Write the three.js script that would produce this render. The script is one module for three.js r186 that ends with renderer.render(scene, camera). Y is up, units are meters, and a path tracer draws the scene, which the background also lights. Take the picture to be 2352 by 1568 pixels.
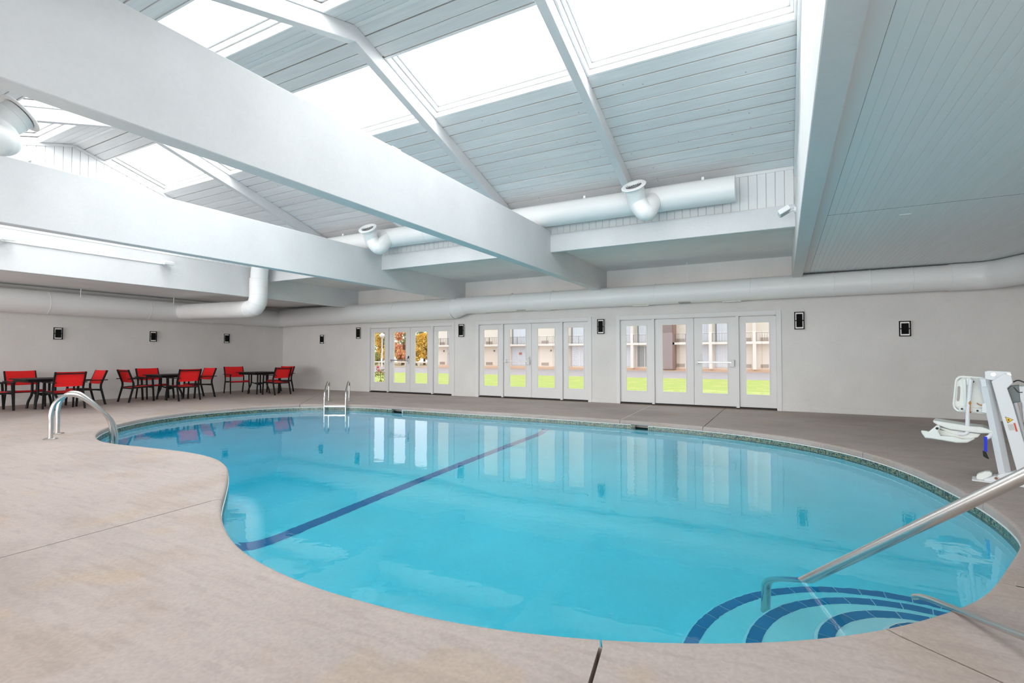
import * as THREE from 'three';
import { mergeGeometries, toCreasedNormals } from 'three/addons/utils/BufferGeometryUtils.js';
import { RoundedBoxGeometry } from 'three/addons/geometries/RoundedBoxGeometry.js';
import { RectAreaLightUniformsLib } from 'three/addons/lights/RectAreaLightUniformsLib.js';
import { Brush, Evaluator, SUBTRACTION } from 'three-bvh-csg';

// ------------------------------------------------------------------ camera, sky, large lights, exposure
const scene = new THREE.Scene();
const camera = new THREE.PerspectiveCamera(68.254, 1.5, 0.05, 300);
camera.rotation.order = 'YXZ';
camera.position.set(0, 1.2, 0);
camera.rotation.set(0.02666, 0.49376, 0);
const renderer = new THREE.WebGLRenderer();
renderer.toneMapping = THREE.LinearToneMapping;
renderer.toneMappingExposure = 1.06;
renderer.shadowMap.enabled = true;
RectAreaLightUniformsLib.init();
scene.background = new THREE.Color().setRGB(1.42, 1.46, 1.52);      // even bright overcast
scene.backgroundIntensity = 1.0;
const SKYLIGHT = { color: new THREE.Color().setRGB(0.97, 0.99, 1.0), intensity: 6.2, front: 7.4, glow: 1.3 };  // front: strength of the fill windows added out of view

// ------------------------------------------------------------------ helpers
const V = (x, y, z) => new THREE.Vector3(x, y, z);
let seed = 7;
const rnd = () => { seed = (seed * 1664525 + 1013904223) >>> 0; return seed / 4294967296; };
const rr = (a, b) => a + (b - a) * rnd();
const RGB = (r, g, b) => new THREE.Color().setRGB(r, g, b);
const M = (name, color, roughness = 0.6, extra = {}) => {
  const m = new THREE.MeshPhysicalMaterial({ color, roughness, ...extra }); m.name = name; return m;
};
const used = {};
function numbered(n) { const k = used[n] = (used[n] ?? -1) + 1; return k ? n + '_' + String(k).padStart(3, '0') : n; }
function uvBox(g) {                                  // uv in metres, by the way each face points
  const p = g.attributes.position, n = g.attributes.normal, uv = new Float32Array(p.count * 2);
  for (let i = 0; i < p.count; i++) {
    const x = Math.abs(n.getX(i)), y = Math.abs(n.getY(i)), z = Math.abs(n.getZ(i));
    const X = p.getX(i), Y = p.getY(i), Z = p.getZ(i);
    if (y >= x && y >= z) { uv[2 * i] = X; uv[2 * i + 1] = Z; } else if (x >= z) { uv[2 * i] = Z; uv[2 * i + 1] = Y; } else { uv[2 * i] = X; uv[2 * i + 1] = Y; }
  }
  g.setAttribute('uv', new THREE.BufferAttribute(uv, 2));
  return g;
}
function clean(g, keepUv) {
  let h = g.index ? g.toNonIndexed() : g.clone();
  for (const k of Object.keys(h.attributes)) if (!['position', 'normal', 'color', ...(keepUv ? ['uv'] : [])].includes(k)) h.deleteAttribute(k);
  if (!h.attributes.normal) h.computeVertexNormals();
  if (!keepUv || !h.attributes.uv) uvBox(h);
  return h;
}
function merge(geos, keepUv) { const l = [geos].flat(3).map(g => clean(g, keepUv)); return l.length > 1 ? mergeGeometries(l) : l[0]; }
function shadow(o) { o.castShadow = true; o.receiveShadow = true; return o; }
function tag(o, label, category, group, kind) {
  if (label) o.userData.label = label;
  if (category) o.userData.category = category;
  if (group) o.userData.group = group;
  if (kind) o.userData.kind = kind;
  return o;
}
function part(name, geos, m, parent, keepUv) {
  const o = shadow(new THREE.Mesh(merge(geos, keepUv), m)); o.name = name; (parent ?? scene).add(o); return o;
}
function mesh1(name, geo, m, parent) { const o = shadow(new THREE.Mesh(geo, m)); o.name = name; parent.add(o); return o; }   // shares its geometry
function group(name, pos = [0, 0, 0], turn = 0) { const o = new THREE.Group(); o.name = numbered(name); o.position.set(...pos); o.rotation.y = turn; scene.add(o); return o; }
function struct(name, geos, m, label) { const o = part(name, geos, m); o.userData.kind = 'structure'; if (label) o.userData.label = label; return o; }
function structGroup(name, label, pos) { const o = new THREE.Group(); o.name = name; if (pos) o.position.set(...pos); o.userData.kind = 'structure'; if (label) o.userData.label = label; scene.add(o); return o; }
const bx = (x0, x1, y0, y1, z0, z1) => new THREE.BoxGeometry(Math.abs(x1 - x0), Math.abs(y1 - y0), Math.abs(z1 - z0)).translate((x0 + x1) / 2, (y0 + y1) / 2, (z0 + z1) / 2);
const rbx = (x0, x1, y0, y1, z0, z1, r = 0.008, s = 2) => new RoundedBoxGeometry(Math.abs(x1 - x0), Math.abs(y1 - y0), Math.abs(z1 - z0), s, r).translate((x0 + x1) / 2, (y0 + y1) / 2, (z0 + z1) / 2);
// a box with chamfered long edges (12-44 triangles), axis along x, y or z
function chamfer(x0, x1, y0, y1, z0, z1, c, axis) {
  const d = { x: [y0, y1, z0, z1, x0, x1], y: [x0, x1, z0, z1, y0, y1], z: [x0, x1, y0, y1, z0, z1] }[axis], [a0, a1, b0, b1, l0, l1] = d;
  const s = new THREE.Shape([[a0 + c, b0], [a1 - c, b0], [a1, b0 + c], [a1, b1 - c], [a1 - c, b1], [a0 + c, b1], [a0, b1 - c], [a0, b0 + c]].map(p => new THREE.Vector2(...p)));
  const g = new THREE.ExtrudeGeometry(s, { depth: l1 - l0, bevelEnabled: false });      // in (a, b, l)
  const p = g.attributes.position;
  for (let i = 0; i < p.count; i++) {
    const a = p.getX(i), b = p.getY(i), l = p.getZ(i) + l0;
    if (axis === 'z') p.setXYZ(i, a, b, l); else if (axis === 'x') p.setXYZ(i, l, a, b); else p.setXYZ(i, a, l, b);
  }
  if (axis === 'y') { const q = p.array; for (let i = 0; i < p.count; i += 3) for (let k = 0; k < 3; k++) { const t = q[3 * (i + 1) + k]; q[3 * (i + 1) + k] = q[3 * (i + 2) + k]; q[3 * (i + 2) + k] = t; } }
  g.deleteAttribute('normal'); g.computeVertexNormals();
  return g;
}
function beamBetween(a, b, w, h, roll = 0) {          // square bar from a to b
  const d = V().subVectors(b, a), g = new THREE.BoxGeometry(w, h, d.length());
  const o = new THREE.Object3D(); o.position.copy(a).addScaledVector(d, 0.5); o.lookAt(b); o.rotateZ(roll); o.updateMatrix();
  return g.applyMatrix4(o.matrix);
}
function fillet(pts, r) {                              // polyline with rounded corners -> dense points
  const out = [pts[0].clone()];
  for (let i = 1; i < pts.length - 1; i++) {
    const p = pts[i], a = V().subVectors(pts[i - 1], p), b = V().subVectors(pts[i + 1], p);
    const t = Math.min(r, a.length() * 0.48, b.length() * 0.48); a.setLength(t); b.setLength(t);
    const c = new THREE.QuadraticBezierCurve3(p.clone().add(a), p.clone(), p.clone().add(b));
    out.push(...c.getPoints(10));
  }
  out.push(pts[pts.length - 1].clone());
  return out;
}
function tubeGeo(pts, r, bend = 0.1, seg = 16, caps = true) {
  const P = fillet(pts, bend), path = new THREE.CurvePath();
  for (let i = 0; i + 1 < P.length; i++) if (P[i].distanceTo(P[i + 1]) > 1e-5) path.add(new THREE.LineCurve3(P[i], P[i + 1]));
  // rings by parallel transport
  const pos = [], nor = [], idx = [], n = P.length; let up = null; const T = [];
  for (let i = 0; i < n; i++) T.push(V().subVectors(P[Math.min(n - 1, i + 1)], P[Math.max(0, i - 1)]).normalize());
  for (let i = 0; i < n; i++) {
    const t = T[i];
    if (!up) up = Math.abs(t.y) < 0.9 ? V(0, 1, 0) : V(1, 0, 0);
    up = up.clone().addScaledVector(t, -up.dot(t)).normalize();
    const s = V().crossVectors(t, up);
    for (let k = 0; k <= seg; k++) {
      const A = k / seg * Math.PI * 2, d = up.clone().multiplyScalar(Math.cos(A)).addScaledVector(s, Math.sin(A));
      pos.push(P[i].x + d.x * r, P[i].y + d.y * r, P[i].z + d.z * r); nor.push(d.x, d.y, d.z);
    }
  }
  const w = seg + 1;
  for (let i = 0; i + 1 < n; i++) for (let k = 0; k < seg; k++) { const a = i * w + k, b = a + w; idx.push(a, a + 1, b, b, a + 1, b + 1); }
  if (caps) for (const [i, sgn] of [[0, -1], [n - 1, 1]]) {
    const c = pos.length / 3, t = T[i].clone().multiplyScalar(sgn); pos.push(P[i].x, P[i].y, P[i].z); nor.push(t.x, t.y, t.z);
    for (let k = 0; k <= seg; k++) { const a = (i * w + k) * 3; pos.push(pos[a], pos[a + 1], pos[a + 2]); nor.push(t.x, t.y, t.z); }
    for (let k = 0; k < seg; k++) sgn < 0 ? idx.push(c, c + 2 + k, c + 1 + k) : idx.push(c, c + 1 + k, c + 2 + k);
  }
  const g = new THREE.BufferGeometry();
  g.setAttribute('position', new THREE.Float32BufferAttribute(pos, 3)); g.setAttribute('normal', new THREE.Float32BufferAttribute(nor, 3)); g.setIndex(idx);
  return g;
}
function ringGeo(c, dir, R, r, seg = 32) {            // a thin torus round a pipe
  const g = new THREE.TorusGeometry(R, r, 6, seg), o = new THREE.Object3D(); o.position.copy(c); o.lookAt(c.clone().add(dir)); o.updateMatrix(); return g.applyMatrix4(o.matrix);
}
function discGeo(c, dir, R, h, seg = 28) {
  const g = new THREE.CylinderGeometry(R, R, h, seg).rotateX(Math.PI / 2), o = new THREE.Object3D(); o.position.copy(c); o.lookAt(c.clone().add(dir)); o.updateMatrix(); return g.applyMatrix4(o.matrix);
}
// ---- textures
const hash = (x, y, s) => { let h = Math.imul(x, 374761393) + Math.imul(y, 668265263) + Math.imul(s, 974711) | 0; h = Math.imul(h ^ h >>> 13, 1274126177); return ((h ^ h >>> 16) >>> 0) / 4294967296; };
function noise(x, y, px, py, s) {
  const i = Math.floor(x), j = Math.floor(y), f = x - i, g = y - j, u = f * f * (3 - 2 * f), v = g * g * (3 - 2 * g), m = (a, b) => ((a % b) + b) % b;
  const a = hash(m(i, px), m(j, py), s), b = hash(m(i + 1, px), m(j, py), s), c = hash(m(i, px), m(j + 1, py), s), d = hash(m(i + 1, px), m(j + 1, py), s);
  return a + (b - a) * u + (c - a) * v + (a - b - c + d) * u * v;
}
function fbm(u, v, fx, fy, oct, s) { let t = 0, a = 0.5, w = 0; for (let o = 0; o < oct; o++) { t += a * noise(u * fx, v * fy, fx, fy, s + o); w += a; a *= 0.5; fx *= 2; fy *= 2; } return t / w; }
function tex(N, size, fn, srgb = true) {              // fn(u, v) -> [r, g, b] 0..1 (sRGB when srgb)
  const d = new Uint8Array(N * N * 4);
  for (let j = 0; j < N; j++) for (let i = 0; i < N; i++) { const c = fn(i / N, j / N), k = (j * N + i) * 4; for (let q = 0; q < 3; q++) d[k + q] = Math.max(0, Math.min(255, c[q] * 255)); d[k + 3] = 255; }
  const t = new THREE.DataTexture(d, N, N); t.wrapS = t.wrapT = THREE.RepeatWrapping; t.magFilter = THREE.LinearFilter; t.minFilter = THREE.LinearMipmapLinearFilter; t.generateMipmaps = true;
  if (srgb) t.colorSpace = THREE.SRGBColorSpace; t.repeat.set(1 / size, 1 / size); t.needsUpdate = true; return t;
}
const sm = (a, b, x) => { const t = Math.max(0, Math.min(1, (x - a) / (b - a))); return t * t * (3 - 2 * t); };
const mixc = (a, b, t) => a.map((q, i) => q + (b[i] - q) * t);
const concreteTex = tex(2048, 5.3, (u, v) => {
  const a = fbm(u, v, 4, 6, 5, 11), b = fbm(u, v, 10, 12, 4, 31), fine = fbm(u, v, 420, 420, 2, 51), brush = fbm(u, v, 14, 170, 4, 71), scuff = fbm(u, v, 30, 110, 3, 95), spots = fbm(u, v, 11, 11, 4, 91);
  let c = mixc([0.655, 0.615, 0.595], [0.715, 0.675, 0.655], sm(0.3, 0.7, a));
  c = mixc(c, [0.665, 0.610, 0.560], 0.45 * sm(0.55, 0.75, b));
  c = mixc(c, [0.72, 0.64, 0.53], 0.30 * sm(0.68, 0.76, spots));
  c = mixc(c, [0.57, 0.525, 0.505], 0.16 * sm(0.60, 0.74, scuff));
  const k = 0.96 + 0.08 * (fine - 0.5) + 0.05 * (brush - 0.5);
  return c.map(q => q * k);
});
const plasterTex = tex(512, 3, (u, v) => { const a = 0.975 + 0.05 * (fbm(u, v, 6, 6, 5, 3) - 0.5) + 0.02 * (fbm(u, v, 120, 120, 2, 8) - 0.5); return [a, a, a]; });
const woodTex = tex(1024, 2.2, (u, v) => {            // painted boards: faint grain along u and the odd knot
  const g = fbm(u, v, 6, 180, 3, 21), l = fbm(u, v, 4, 30, 3, 25); let a = 0.965 + 0.05 * (g - 0.5) + 0.05 * (l - 0.5);
  const ku = u * 9, kv = v * 30, i = Math.floor(ku), j = Math.floor(kv); if (hash(i, j, 77) > 0.93) { const du = (ku - i - 0.5) * 0.24 / 1, dv = (kv - j - 0.5) * 0.073; const r = Math.hypot(du, dv); if (r < 0.010) a *= 0.80; }
  return [a, a, a];
});
const grassTex = tex(1024, 3.1, (u, v) => { const a = fbm(u, v, 120, 120, 3, 41), b = fbm(u, v, 7, 7, 4, 43); return mixc(mixc([0.63, 0.71, 0.34], [0.80, 0.84, 0.48], a), [0.84, 0.82, 0.50], 0.6 * sm(0.5, 0.75, b)); });
const asphaltTex = tex(512, 4, (u, v) => { const a = fbm(u, v, 140, 140, 2, 61), b = fbm(u, v, 6, 6, 4, 63); const k = 0.66 + 0.06 * a + 0.07 * b; return [k, k * 0.955, k * 0.965]; });

const rippleTex = tex(1024, 4.2, (u, v) => { const a = 0.6 * fbm(u, v, 18, 26, 2, 201) + 0.4 * fbm(u, v, 60, 80, 2, 207); return [a, a, a]; }, false);

// ---- materials (linear base colours)
const mWhite = M('white_paint', RGB(0.88, 0.88, 0.88), 0.55);
const mBeam = M('painted_timber_beam', RGB(0.75, 0.755, 0.765), 0.6, { map: plasterTex });
const mBoard = [0.88, 0.86, 0.84].map((k, i) => M('painted_roof_board_' + 'abc'[i], RGB(k, k, k * 1.005), 0.65, { map: woodTex }));
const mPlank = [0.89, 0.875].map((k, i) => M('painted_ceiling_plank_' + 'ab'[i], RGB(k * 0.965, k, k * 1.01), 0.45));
const mPanel = M('painted_wall_panelling', RGB(0.86, 0.86, 0.86), 0.6);
const mSoffit = M('painted_soffit', RGB(0.90, 0.90, 0.89), 0.7, { map: plasterTex });
const mWall = M('warm_grey_wall_paint', RGB(0.82, 0.795, 0.77), 0.7, { map: plasterTex });
const mDoor = M('off_white_door_paint', RGB(0.80, 0.785, 0.775), 0.45);
const mDuct = M('white_duct_paint', RGB(0.87, 0.87, 0.865), 0.38);
const mConcrete = M('concrete_deck', RGB(1.0, 0.955, 0.935), 0.72, { map: concreteTex });
const mNose = M('concrete_coping', RGB(1.0, 0.955, 0.935), 0.6, { map: concreteTex });
const mPoolPlaster = M('pool_plaster', RGB(0.94, 0.955, 0.955), 0.8, { map: plasterTex });
const mBlueTile = [RGB(0.004, 0.20, 0.42), RGB(0.006, 0.22, 0.46)].map((c, i) => M('cobalt_tile_' + 'ab'[i], c, 0.25));
const mWater = M('pool_water', RGB(1, 1, 1), 0.0, { transmission: 1, thickness: 1, ior: 1.333, attenuationColor: RGB(0.43, 0.925, 0.995), attenuationDistance: 1.0, bumpMap: rippleTex, bumpScale: 0.0009 });
const mSteel = M('brushed_stainless', RGB(0.62, 0.60, 0.58), 0.27, { metalness: 1 });
const mBlack = M('black_powder_coat', RGB(0.007, 0.007, 0.008), 0.55, { specularIntensity: 0.6 });
const mRed = M('red_sling_fabric', RGB(0.90, 0.010, 0.012), 0.75, { sheen: 0.3, sheenRoughness: 0.6, sheenColor: RGB(0.8, 0.1, 0.1) });
const mGlass = M('clear_pane', RGB(0.97, 0.985, 0.98), 0.0, { transmission: 1, thickness: 0, ior: 1.45, specularIntensity: 0.3 });
const mBronze = M('dark_bronze', RGB(0.05, 0.035, 0.025), 0.4, { metalness: 0.6 });
const mDark = M('dark_gap', RGB(0.03, 0.03, 0.03), 0.8);
const mAlu = M('satin_aluminium', RGB(0.55, 0.55, 0.54), 0.35, { metalness: 0.8 });
const mLift = M('white_gel_coat', RGB(0.70, 0.715, 0.735), 0.4);
const mSeat = M('white_moulded_plastic', RGB(0.73, 0.745, 0.71), 0.5);

// ------------------------------------------------------------------ dimensions of the hall
const XL = -16.15, XR = 4.75, ZB = -12.28, ZF = 5.6, YC = 3.31;
const BB = 2.776, BT = 3.575;                         // beam bottom and top
const Z1 = -8.79, ZN = -0.41, ZR = -4.6, YR = 5.39, YE = 4.10;
const beamX = [[0.187, 0.362], [-4.067, -3.892], [-8.33, -8.154], [-12.58, -12.405]];

// ------------------------------------------------------------------ pool outline
const outlinePts = [[-8.93, -3.66], [-9.32, -3.83], [-9.80, -4.14], [-10.15, -4.43], [-10.44, -4.76], [-10.72, -5.18], [-10.93, -5.68], [-11.03, -6.20], [-11.02, -6.65], [-10.94, -7.12], [-10.78, -7.66], [-10.31, -8.37], [-9.61, -8.84], [-8.70, -9.05], [-7.32, -9.08], [-6.14, -9.11], [-4.71, -9.18], [-3.49, -9.19], [-2.41, -9.15], [-1.43, -9.02], [-0.55, -8.75], [-0.01, -8.46], [0.49, -8.04], [0.88, -7.50], [1.17, -6.83], [1.33, -6.13], [1.42, -5.50], [1.43, -5.00], [1.385, -4.60], [1.26, -4.25], [1.11, -3.90], [0.97, -3.58], [0.84, -3.33], [0.61, -3.02], [0.34, -2.73], [-0.01, -2.45], [-0.43, -2.21], [-0.87, -2.03], [-1.34, -1.91], [-1.88, -1.86], [-2.21, -1.86], [-2.69, -1.92], [-3.10, -2.03], [-3.55, -2.23], [-3.95, -2.46], [-4.42, -2.79], [-4.90, -3.12], [-5.30, -3.36], [-5.83, -3.56], [-6.47, -3.63], [-7.34, -3.56], [-8.13, -3.49], [-8.54, -3.54]];
const NO = 420;
let outline = new THREE.CatmullRomCurve3(outlinePts.map(([x, z]) => V(x, 0, z)), true, 'centripetal').getSpacedPoints(NO).slice(0, NO);
for (let k = 0; k < 3; k++) outline = outline.map((p, i) => V().addVectors(outline[(i + NO - 1) % NO], outline[(i + 1) % NO]).multiplyScalar(0.25).addScaledVector(p, 0.5));
const outN = outline.map((p, i) => { const t = V().subVectors(outline[(i + 1) % NO], outline[(i + NO - 1) % NO]).normalize(); return V(t.z, 0, -t.x); });
const area2 = outline.reduce((s, p, i) => { const q = outline[(i + 1) % NO]; return s + p.x * q.z - q.x * p.z; }, 0);
// outward unit normals
{ const c = V(-4.5, 0, -6.5); let s = 0; for (let i = 0; i < NO; i++) s += outN[i].dot(V().subVectors(outline[i], c)); if (s < 0) outN.forEach(n => n.negate()); }
const offs = d => outline.map((p, i) => p.clone().addScaledVector(outN[i], d));
function edgeInfo(x, z) { let b = 1e9, k = 0; for (let i = 0; i < NO; i++) { const d = (outline[i].x - x) ** 2 + (outline[i].z - z) ** 2; if (d < b) { b = d; k = i; } } const p = outline[k]; return { d: -((x - p.x) * outN[k].x + (z - p.z) * outN[k].z), k, r: Math.sqrt(b) }; }
const LIP = -0.07, WY = -0.145;
const floorDepth = x => { const t = Math.max(0, Math.min(1, (-4.25 - x) / 4.2)); return 1.10 + 0.95 * t; };
const floorY = (x, z) => { const e = edgeInfo(x, z), R = 0.45, d = e.d; let y = WY - floorDepth(x); if (d < R) y += R - Math.sqrt(Math.max(0, R * R - (R - Math.max(0, d)) ** 2)); return y; };

// ------------------------------------------------------------------ floor (deck), cut by its joints
const toShape = (pts) => new THREE.Shape(pts.map(p => new THREE.Vector2(p.x, -p.z)));
const flat = (shape, y0, y1) => new THREE.ExtrudeGeometry(shape, { depth: y1 - y0, bevelEnabled: false }).rotateX(-Math.PI / 2).translate(0, y0, 0);
{
  const deckShape = new THREE.Shape([[XL, ZB - 0.12], [XR, ZB - 0.12], [XR, ZF], [XL, ZF]].map(([x, z]) => new THREE.Vector2(x, -z)));
  deckShape.holes.push(new THREE.Path(offs(0.075).map(p => new THREE.Vector2(p.x, -p.z))));
  const deck = clean(flat(deckShape, -0.12, 0));
  // nose of the deck: swept profile (out, y)
  const prof = [[0.075, -0.0]]; for (let k = 0; k <= 7; k++) { const a = k / 7 * Math.PI / 2; prof.push([0.026 - 0.026 * Math.sin(a), -0.026 + 0.026 * Math.cos(a)]); }
  prof.push([0, -0.066], [0.03, -0.07], [0.075, -0.07]);
  const nosePiece = (s0, s1) => {                     // from perimeter position s0 to s1 (in outline steps)
    const pos = [], idx = [], K = prof.length, ks = [s0]; for (let k = Math.floor(s0) + 1; k < s1; k++) ks.push(k); ks.push(s1);
    for (const t of ks) { const a = Math.floor(t), f = t - a, p = outline[a % NO].clone().lerp(outline[(a + 1) % NO], f), n = outN[a % NO].clone().lerp(outN[(a + 1) % NO], f).normalize(); for (const [d, y] of prof) pos.push(p.x + n.x * d, y, p.z + n.z * d); }
    const R = ks.length; for (let i = 0; i + 1 < R; i++) for (let k = 0; k < K; k++) { const a = i * K + k, b = a + K, c = i * K + (k + 1) % K, d = c + K; idx.push(a, c, b, b, c, d); }
    for (let k = 1; k + 1 < K; k++) { idx.push(0, k + 1, k); const o = (R - 1) * K; idx.push(o, o + k, o + k + 1); }
    const v = (i) => V(pos[3 * i], pos[3 * i + 1], pos[3 * i + 2]), A = v(idx[0]), n0 = V().crossVectors(v(idx[1]).sub(A), v(idx[2]).sub(A));
    if (n0.y < 0) for (let i = 0; i < idx.length; i += 3) { const t = idx[i + 1]; idx[i + 1] = idx[i + 2]; idx[i + 2] = t; }
    const g = new THREE.BufferGeometry(); g.setAttribute('position', new THREE.Float32BufferAttribute(pos, 3)); g.setIndex(idx); return toCreasedNormals(g, 0.6);
  };
  // joints: [x0, z0, x1, z1, width]
  const joints = [[-4.0, 5.7, -4.10, -1.4, 0.010], [-4.10, -1.4, -4.17, -2.72, 0.010], [-0.30, 0.3, -0.70, -2.20, 0.016], [-0.30, 0.3, -0.2, 5.7, 0.016], [0.30, -2.80, 2.4, -1.22, 0.013], [2.4, -1.22, 4.8, -0.2, 0.013], [0.92, -3.59, 4.8, -3.2, 0.011], [-1.185, -8.90, -1.165, -12.42, 0.013], [-10.35, -8.36, -12.8, -11.14, 0.010], [0.78, -7.56, 4.8, -8.5, 0.009], [1.34, -5.46, 4.8, -5.95, 0.009], [1.1, -10.36, 2.03, -12.0, 0.008]];
  const meet = (x0, z0, x1, z1, d) => { let a = 0, b = 1; for (let i = 0; i < 40; i++) { const t = (a + b) / 2, e = edgeInfo2(x0 + (x1 - x0) * t, z0 + (z1 - z0) * t); if (e < d) a = t; else b = t; } return [x0 + (x1 - x0) * a, z0 + (z1 - z0) * a]; };
  const edgeInfo2 = (x, z) => { let best = 1e9, v = 0; for (let i = 0; i < NO; i++) { const p = outline[i], q = outline[(i + 1) % NO], dx = q.x - p.x, dz = q.z - p.z, t = Math.max(0, Math.min(1, ((x - p.x) * dx + (z - p.z) * dz) / (dx * dx + dz * dz))), ex = x - p.x - dx * t, ez = z - p.z - dz * t, r = ex * ex + ez * ez; if (r < best) { best = r; v = -(ex * outN[i].x + ez * outN[i].z); } } return Math.sqrt(best) * Math.sign(v); };
  const poolJoints = [[-4.10, -1.4, -4.17, -2.72], [-0.30, 0.3, -0.72, -2.30], [2.4, -1.22, 0.20, -2.88], [4.8, -3.2, 0.80, -3.60], [-1.165, -12.42, -1.187, -8.80], [-12.8, -11.14, -10.25, -8.24], [4.8, -8.5, 0.70, -7.54], [4.8, -5.95, 1.30, -5.45], [-2.80, -12.42, -2.655, -8.9]];
  const trimmed = poolJoints.map(j => meet(...j, -0.0735)), crossAt = poolJoints.map(j => meet(...j, -0.062));
  joints[1][2] = trimmed[0][0]; joints[1][3] = trimmed[0][1]; [joints[2][2], joints[2][3]] = trimmed[1]; [joints[4][0], joints[4][1]] = trimmed[2]; [joints[6][0], joints[6][1]] = trimmed[3]; [joints[7][0], joints[7][1]] = trimmed[4]; [joints[8][0], joints[8][1]] = trimmed[5]; [joints[9][0], joints[9][1]] = trimmed[6]; [joints[10][0], joints[10][1]] = trimmed[7];
  const cut = joints.map(([x0, z0, x1, z1, w]) => clean(beamBetween(V(x0, -0.02, z0), V(x1, -0.02, z1), w, 0.08)));
  const caulk = [[...trimmed[8], -2.80, -12.42, 0.02], [-15.0, -10.82, -7.0, -10.80, 0.016], [-7.0, -10.80, 0.3, -10.56, 0.016], [0.3, -10.56, 4.8, -10.45, 0.016]];
  const cutCaulk = caulk.map(([x0, z0, x1, z1, w]) => clean(beamBetween(V(x0, -0.0, z0), V(x1, -0.0, z1), w, 0.012)));
  const ev = new Evaluator(); ev.attributes = ['position', 'normal', 'uv'];
  const doCut = (g, cutters) => { let b = new Brush(g); b.updateMatrixWorld(); for (const c of cutters) { const q = new Brush(c); q.updateMatrixWorld(); b = ev.evaluate(b, q, SUBTRACTION); b.updateMatrixWorld(); } return b.geometry; };
  const floor = struct('floor', [doCut(deck, [...cut, ...cutCaulk])], mConcrete, 'pinkish grey brushed concrete pool deck with thin joints');
  const cross = crossAt.map(([x, z]) => {
    const k = edgeInfo(x, z).k, t = V().subVectors(outline[(k + 1) % NO], outline[k]), f = Math.max(-1, Math.min(1, V(x, 0, z).sub(outline[k]).dot(t) / t.lengthSq())); return (k + f + NO) % NO; }).sort((a, b) => a - b);
  cross.forEach((a, i) => { const b = i + 1 < cross.length ? cross[i + 1] : cross[0] + NO; part('coping_stone', [nosePiece(a + 0.055, b - 0.055)], mNose, floor); });
  const mCaulk = M('pale_joint_filler', RGB(0.66, 0.62, 0.58), 0.8);
  part('joint_filler', caulk.map(([x0, z0, x1, z1, w]) => beamBetween(V(x0, -0.004, z0), V(x1, -0.004, z1), w * 0.9, 0.006)), mCaulk, floor);
}

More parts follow.
